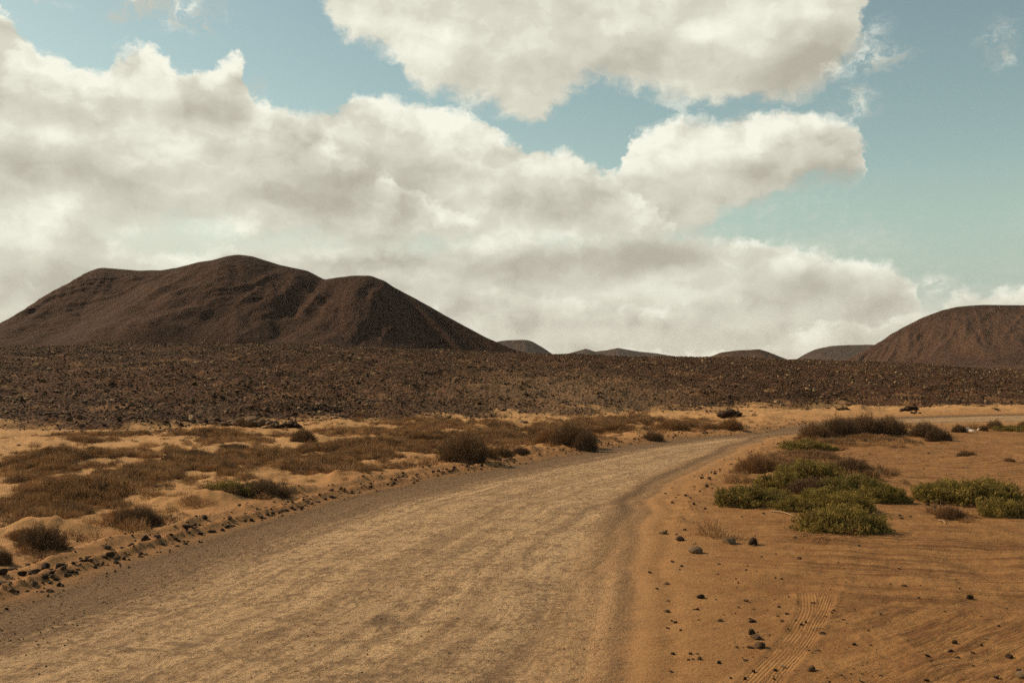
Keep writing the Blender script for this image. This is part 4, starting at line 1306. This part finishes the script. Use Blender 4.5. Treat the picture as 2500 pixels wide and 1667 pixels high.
SH = [
 # right side, near green patch
 (1822, 1238, 150, 62, 'green', 'green succulent bush at the left tip of the near green patch'),
 (1905, 1195, 120, 50, 'green', 'green bush climbing the left slope of the near patch'),
 (1975, 1168, 150, 52, 'green', 'bright green bush on the crest of the near green patch'),
 (2075, 1203, 170, 50, 'ygreen', 'yellow green bush stretching right behind the twiggy hollow'),
 (2172, 1227, 78, 50, 'ygreen', 'yellowish bush at the right end of the near patch beside the gap'),
 (2060, 1246, 130, 58, 'green', 'green bush just behind the nearest large bush'),
 (1940, 1247, 100, 42, 'green', 'low green bush left of the nearest large bush beside the pale stick'),
 (2010, 1222, 120, 40, 'ygreen', 'yellow green bush in the middle of the near patch below the twiggy hollow'),
 (1885, 1222, 90, 40, 'green', 'low green bush between the left tip and the twiggy hollow'),
 (2120, 1226, 100, 44, 'green', 'green bush behind the gap right of the nearest large bush'),
 (2305, 1212, 110, 44, 'green', 'green bush behind the left side of the broad domed bush'),
 (2050, 1300, 208, 84, 'green', 'nearest large dense green bush with a dark right shadow'),
 (2345, 1232, 220, 70, 'green', 'broad domed green bush at the right of the photograph'),
 (2278, 1222, 84, 42, 'ygreen', 'low yellow green bush on the left flank of the broad domed bush'),
 (2425, 1222, 120, 62, 'green', 'dark green bush on the right flank of the broad domed bush'),
 (2445, 1262, 110, 52, 'green', 'small green bush hanging low in front of the broad domed bush'),
 (2318, 1268, 78, 34, 'twig', 'reddish brown dead tuft below the broad domed green bush'),
 (1965, 1122, 190, 24, 'twig', 'brown twiggy bush along the top behind the near green patch'),
 (1850, 1158, 130, 48, 'twig', 'rust brown twiggy bush on the left behind the near green patch'),
 (1800, 1180, 90, 30, 'straw', 'thin straw tuft at the left foot of the rust brown bush'),
 (2080, 1160, 110, 42, 'dark', 'dark twiggy bush on the right shoulder of the near green patch'),
 (2120, 1172, 60, 26, 'twig', 'small brown twiggy bush at the right end of the dark shoulder bush'),
 (1975, 1206, 130, 40, 'dark', 'bare tangle of dead branches in the hollow of the green patch'),
 (1965, 1099, 126, 30, 'green', 'low green bush by the inside edge of the bend'),
 (2036, 1099, 20, 12, 'green', 'tiny round green bush right of the low green one by the bend'),
 # right side, far group
 (1990, 1075, 90, 40, 'twig', 'light brown bush at the left end of the big dark thicket'),
 (2050, 1072, 110, 52, 'dark', 'left dark mound of the big thicket inside the bend'),
 (2105, 1066, 120, 52, 'dark', 'highest dark mound in the middle of the big thicket'),
 (2165, 1062, 100, 42, 'dark', 'right dark mound of the big thicket inside the bend'),
 (2120, 1078, 150, 18, 'twig', 'low brown fringe along the front of the big thicket'),
 (2210, 1045, 48, 18, 'straw', 'faded straw coloured bush behind the gap of the two dark thickets'),
 (2255, 1068, 80, 36, 'dark', 'dark brown bush starting the second thicket right of the gap'),
 (2288, 1078, 72, 32, 'dark', 'darkest bush at the right end of the second thicket'),
 (2340, 1055, 40, 19, 'dark', 'small round dark bush left of the whitish stones'),
 (2372, 1048, 44, 18, 'straw', 'thin pale bush behind the whitish stones'),
 (2399, 1052, 26, 15, 'twig', 'small brown bush right of the whitish stones'),
 (2428, 1048, 46, 23, 'twig', 'brown rounded bush left of the far green strip'),
 (2470, 1053, 90, 18, 'green', 'flat bright green strip of bush at the far right edge'),
 (2496, 1042, 30, 14, 'twig', 'brown tuft above the far green strip at the frame edge'),
 (2357, 1116, 60, 17, 'dark', 'low dark bush alone on the open sand at the right'),
 (2462, 1127, 30, 10, 'twig', 'tiny dead tuft on the sand near the right edge'),
 (2160, 1090, 130, 9, 'straw', 'faint dry tuft on the sand below the big thicket'),
 # left side along the road
 (105, 1346, 142, 66, 'dark', 'dark brown bush nearest the left frame edge'),
 (60, 1318, 90, 32, 'twig', 'brown bush behind the nearest left bush'),
 (10, 1378, 60, 40, 'dark', 'dark scrubby bush cut by the left frame edge'),
 (340, 1284, 135, 50, 'dark', 'dark low bush on the mound beside the left roadside stones'),
 (300, 1268, 90, 26, 'twig', 'brown tuft at the back of the mound by the roadside stones'),
 (490, 1240, 110, 30, 'straw', 'thin orange tuft on the round sand mound by the road'),
 (560, 1205, 110, 38, 'green', 'green topped bush behind the round sand mound on the left'),
 (640, 1218, 160, 46, 'dark', 'long dark bush right of the green topped one on the left'),
 (1132, 1128, 140, 66, 'dark', 'big dark bush left of centre beside the road'),
 (1172, 1120, 100, 38, 'twig', 'brown bush leaning on the right of the big centre bush'),
 (1225, 1116, 70, 24, 'dark', 'small dark bush in the tail right of the big centre bush'),
 (1272, 1110, 50, 20, 'dark', 'last small dark bush in the tail right of the big centre bush'),
 (1395, 1092, 110, 56, 'dark', 'tall dark bush leaning over the left road edge at the centre'),
 (1428, 1101, 66, 46, 'dark', 'darkest clump at the road end of the leaning centre bush'),
 (1345, 1082, 90, 34, 'twig', 'brown bush left of the tall leaning centre bush'),
 (1592, 1077, 62, 24, 'dark', 'small dark bush touching the left road edge beyond the centre'),
 (1640, 1052, 100, 26, 'twig', 'rusty bush on the sand hump before the bend'),
 (1735, 1052, 50, 20, 'twig', 'small rusty bush left of the rounded bush at the bend'),
 (1785, 1053, 64, 32, 'twig', 'rounded brown bush at the outer edge of the bend'),
 (742, 1080, 70, 32, 'dark', 'dark bushy tuft rising above the pale far sand on the left'),
 (1025, 1078, 76, 26, 'twig', 'brown bush behind the big dark bush left of centre'),
 (470, 1120, 130, 24, 'dark', 'low dark hump in the brush at the back left'),
 (210, 1082, 120, 18, 'twig', 'brown bush on the far left sand near the dark slope'),
 (570, 1098, 90, 14, 'dark', 'flat dark cushion on the far pale sand'),
 (420, 1125, 60, 10, 'dark', 'small flat cushion on the pale sand at the left'),
 (370, 1092, 70, 16, 'straw', 'straw tuft on the far pale sand at the left'),
 (840, 1062, 50, 12, 'dark', 'small dark tuft on the sand hump below the slope'),
 (250, 1170, 70, 28, 'dark', 'dark knot of brush in the middle of the left scrub'),
 (1500, 1052, 90, 20, 'twig', 'rusty bush on the sand beyond the left road edge'),
 (1450, 1060, 70, 20, 'twig', 'small brown bush between the leaning centre bush and the slope'),
]
for a_ in SH: shrub(*a_)

# dry scrub that covers the left sand as one mat
tuft = []
for i, (mt, n_, up_) in enumerate([(M_twig, 190, .7), (M_twigd, 220, .6), (M_straw, 150, .9), (M_twig, 200, .5)]):
    me = dry_foliage('tuft', 400 + i, n=n_, h=.5, wid=.026, up=up_, rag=.3, ln=(.25, .6))
    tuft.append(proto('tuft', me, mt))
REG = [  # px, py, rx, ry (photo), weight, dark
 (115, 1148, 135, 26, 1), (60, 1232, 105, 30, 1), (150, 1240, 130, 30, .9), (270, 1205, 130, 46, 1), (190, 1252, 170, 22, .7), (440, 1168, 130, 34, 1), (612, 1135, 155, 27, 1),
 (770, 1132, 150, 22, 1), (60, 1190, 80, 9, .8), (330, 1125, 160, 18, .6), (860, 1120, 120, 22, .9), (960, 1108, 110, 22, .9), (1020, 1085, 90, 20, .6), (860, 1150, 180, 10, .6),
 (60, 1122, 70, 6, .9), (240, 1075, 90, 10, .5), (560, 1092, 110, 10, .4), (1200, 1080, 160, 22, .7), (1330, 1068, 110, 22, .8), (1480, 1045, 120, 14, .8), (1590, 1040, 90, 12, .8),
 (1400, 1045, 120, 10, .6), (500, 1070, 160, 8, .4), (700, 1070, 160, 8, .3), (900, 1060, 120, 10, .4), (1060, 1045, 160, 12, .5), (1690, 1045, 70, 14, .6),
 (1900, 1140, 150, 28, .5), (2090, 1150, 70, 24, .5), (2000, 1075, 60, 18, .6), (1800, 1080, 60, 10, .3), (2130, 1080, 120, 8, .4), (2320, 1262, 50, 14, .3), (1700, 1300, 160, 12, .03),
 (330, 1290, 120, 26, .12), (100, 1350, 120, 30, .12), (500, 1235, 100, 20, .3), (820, 1165, 90, 18, .1), (100, 1340, 160, 40, .05)]
bx_, by_, bw_ = [], [], []
for px_, py_, rx_, ry_, w_ in REG:
    x_, y0_ = gp(px_, py_)
    _, ya_ = gp(px_, py_ + ry_); _, yb_ = gp(px_, max(py_ - ry_, HOR + 100))
    rx2, ry2 = rx_ / FPX * y0_, (yb_ - ya_) / 2
    n_ = int(4400 * w_ * rx2 * ry2 / 22) + 4
    u_ = rng.normal(0, .50, (n_, 2))
    bx_.append((ya_ + yb_) / 2 * (px_ - 1250) / FPX + u_[:, 0] * rx2); by_.append((ya_ + yb_) / 2 + u_[:, 1] * ry2)
bx_, by_ = np.concatenate(bx_), np.concatenate(by_)
n_ = 1200                                                  # odd tufts anywhere on the left sand
ex_ = rng.uniform(-32, 12, n_); ey_ = rng.uniform(12, 52, n_)
bx_, by_ = np.concatenate([bx_, ex_]), np.concatenate([by_, ey_])
_, A_ = terrain(bx_, by_, full=True)
k_ = (A_['dl'] > .9) | ((A_['dr'] > 1.0) & (by_ > 13) & (np.arange(len(bx_)) < len(bx_) - n_))
k_ &= (A_['lava'] < 1.5) & (np.abs(bx_) < by_ * .62)
k_ &= fbm(bx_ * .8, by_ * .55, 3, 95) > -.30
bx_, by_ = bx_[k_], by_[k_]
print('tufts', len(bx_))
sz = rng.uniform(.07, .19, len(bx_)) * (1 + .35 * fbm(bx_ * .5, by_ * .5, 2, 96))
scl = np.stack([sz * 1.15, sz * 1.15, sz * rng.uniform(.9, 2.1, len(sz))], 1)
rot = np.stack([rng.normal(0, .1, len(sz)), rng.normal(0, .1, len(sz)), rng.uniform(0, 6.28, len(sz))], 1)
pk = rng.choice(4, len(sz), p=[.40, .22, .20, .18])
spread('dry_scrub', np.stack([bx_, by_, terrain(bx_, by_) - .005], 1), scl, rot, pk, tuft, kind='stuff',
       label='mat of dry brown scrub and grass spreading over the sand', cat='scrub')


# ------------------------------------------------------------------ sticks and dead twigs
def stick(pts, rad_, label, mat=None, name='stick', forks=()):
    """tapered bent stick; pts in photo positions with height above the ground"""
    def chain(bm, Q, r0, r1):
        rings = []
        for i, p in enumerate(Q):
            t = (Q[min(i + 1, len(Q) - 1)] - Q[max(i - 1, 0)]).normalized()
            a = t.cross(Vector((0, 0, 1)));  a = a.normalized() if a.length > 1e-3 else Vector((1, 0, 0)); b = t.cross(a)
            r = r0 + (r1 - r0) * i / (len(Q) - 1)
            rings.append([bm.verts.new(p + (a * math.cos(k * math.tau / 6) + b * math.sin(k * math.tau / 6)) * r) for k in range(6)])
        for u, v in zip(rings[:-1], rings[1:]):
            for k in range(6): bm.faces.new((u[k], u[(k + 1) % 6], v[(k + 1) % 6], v[k]))
        bm.faces.new(rings[0][::-1]); bm.faces.new(rings[-1])
    bm = bmesh.new()
    W = []
    for px_, py_, h_ in pts:
        x_, y_, z_ = at(px_, py_); W.append(Vector((x_, y_, z_ + h_)))
    o0 = W[0].copy()
    chain(bm, [p - o0 for p in W], rad_, rad_ * .5)
    for (i, px_, py_, h_) in forks:
        x_, y_, z_ = at(px_, py_); chain(bm, [W[i] - o0, (W[i] + Vector((x_, y_, z_ + h_))) / 2 - o0 + Vector((0, 0, .01)), Vector((x_, y_, z_ + h_)) - o0], rad_ * .6, rad_ * .3)
    me = bpy.data.meshes.new(name); bm.to_mesh(me); bm.free()
    o = link(name, me, mat or M_pale, label=label, cat='stick')
    o.location = o0
    return o


stick([(1880, 1249, .015), (1900, 1251, .03), (1915, 1254, .03), (1935, 1260, .015)], .014, 'long pale stick on the sand left of the nearest large bush')
stick([(2287, 1270, .015), (2296, 1272, .03), (2306, 1278, .012)], .012, 'short pale forked stick in front of the reddish dead tuft', forks=[(1, 2303, 1268, .02)])
stick([(1976, 1534, .008), (1990, 1532, .014), (2006, 1531, .008)], .006, 'short pale stick beside the tyre tracks')
stick([(2208, 1082, 0.0), (2204, 1081, .15), (2202, 1080, .32)], .016, 'thin dark stick standing upright in the sand between the two thickets', mat=M_dark)
for i, (cx, cy, n_, sp_, lb) in enumerate([(1990, 1312, 26, 70, 'spread of thin bare twigs on the sand in front of the nearest large bush'),
                                       (1975, 1190, 34, 75, 'tangle of bleached branches lying over the hollow of the green patch')]):
    rg = np.random.default_rng(500 + i)
    V_, F_ = [], []
    n0 = 0
    x0, y0, z0 = at(cx, cy)
    for j in range(n_):
        ax_ = rg.normal(0, sp_ / FPX * y0 * .5); ay_ = rg.normal(0, .14)
        p = np.array([x0 + ax_, y0 + ay_, 0]); a = rg.uniform(0, 6.28)
        P_ = []
        for k in range(4):
            zz_ = hz(p[0], p[1]) + (.02 + (.16 if i else .03) * rg.uniform(0, 1))
            P_.append((p[0] - x0, p[1] - y0, zz_ - z0)); a += rg.normal(0, .5); p = p + np.array([math.cos(a), math.sin(a), 0]) * rg.uniform(.05, .11)
        P_ = np.array(P_)
        V, F, kk = ribbons(P_[:-1], P_[1:], .010, rg)
        # square section: two crossed blades per length
        V2, F2, _ = ribbons(P_[:-1], P_[1:], .010, rg)
        for vv, ff in ((V, F), (V2, F2)):
            V_.append(vv); F_.append(ff + n0); n0 += len(vv)
    V_, F_ = np.concatenate(V_), np.concatenate(F_)
    o = link('dead_branches', make_mesh('dead_branches', V_, F_, dict(tint=rg.uniform(0, 1, len(V_))), smooth_shade=False), M_straw if i else M_twig, label=lb, cat='branches')
    o.location = (x0, y0, z0)
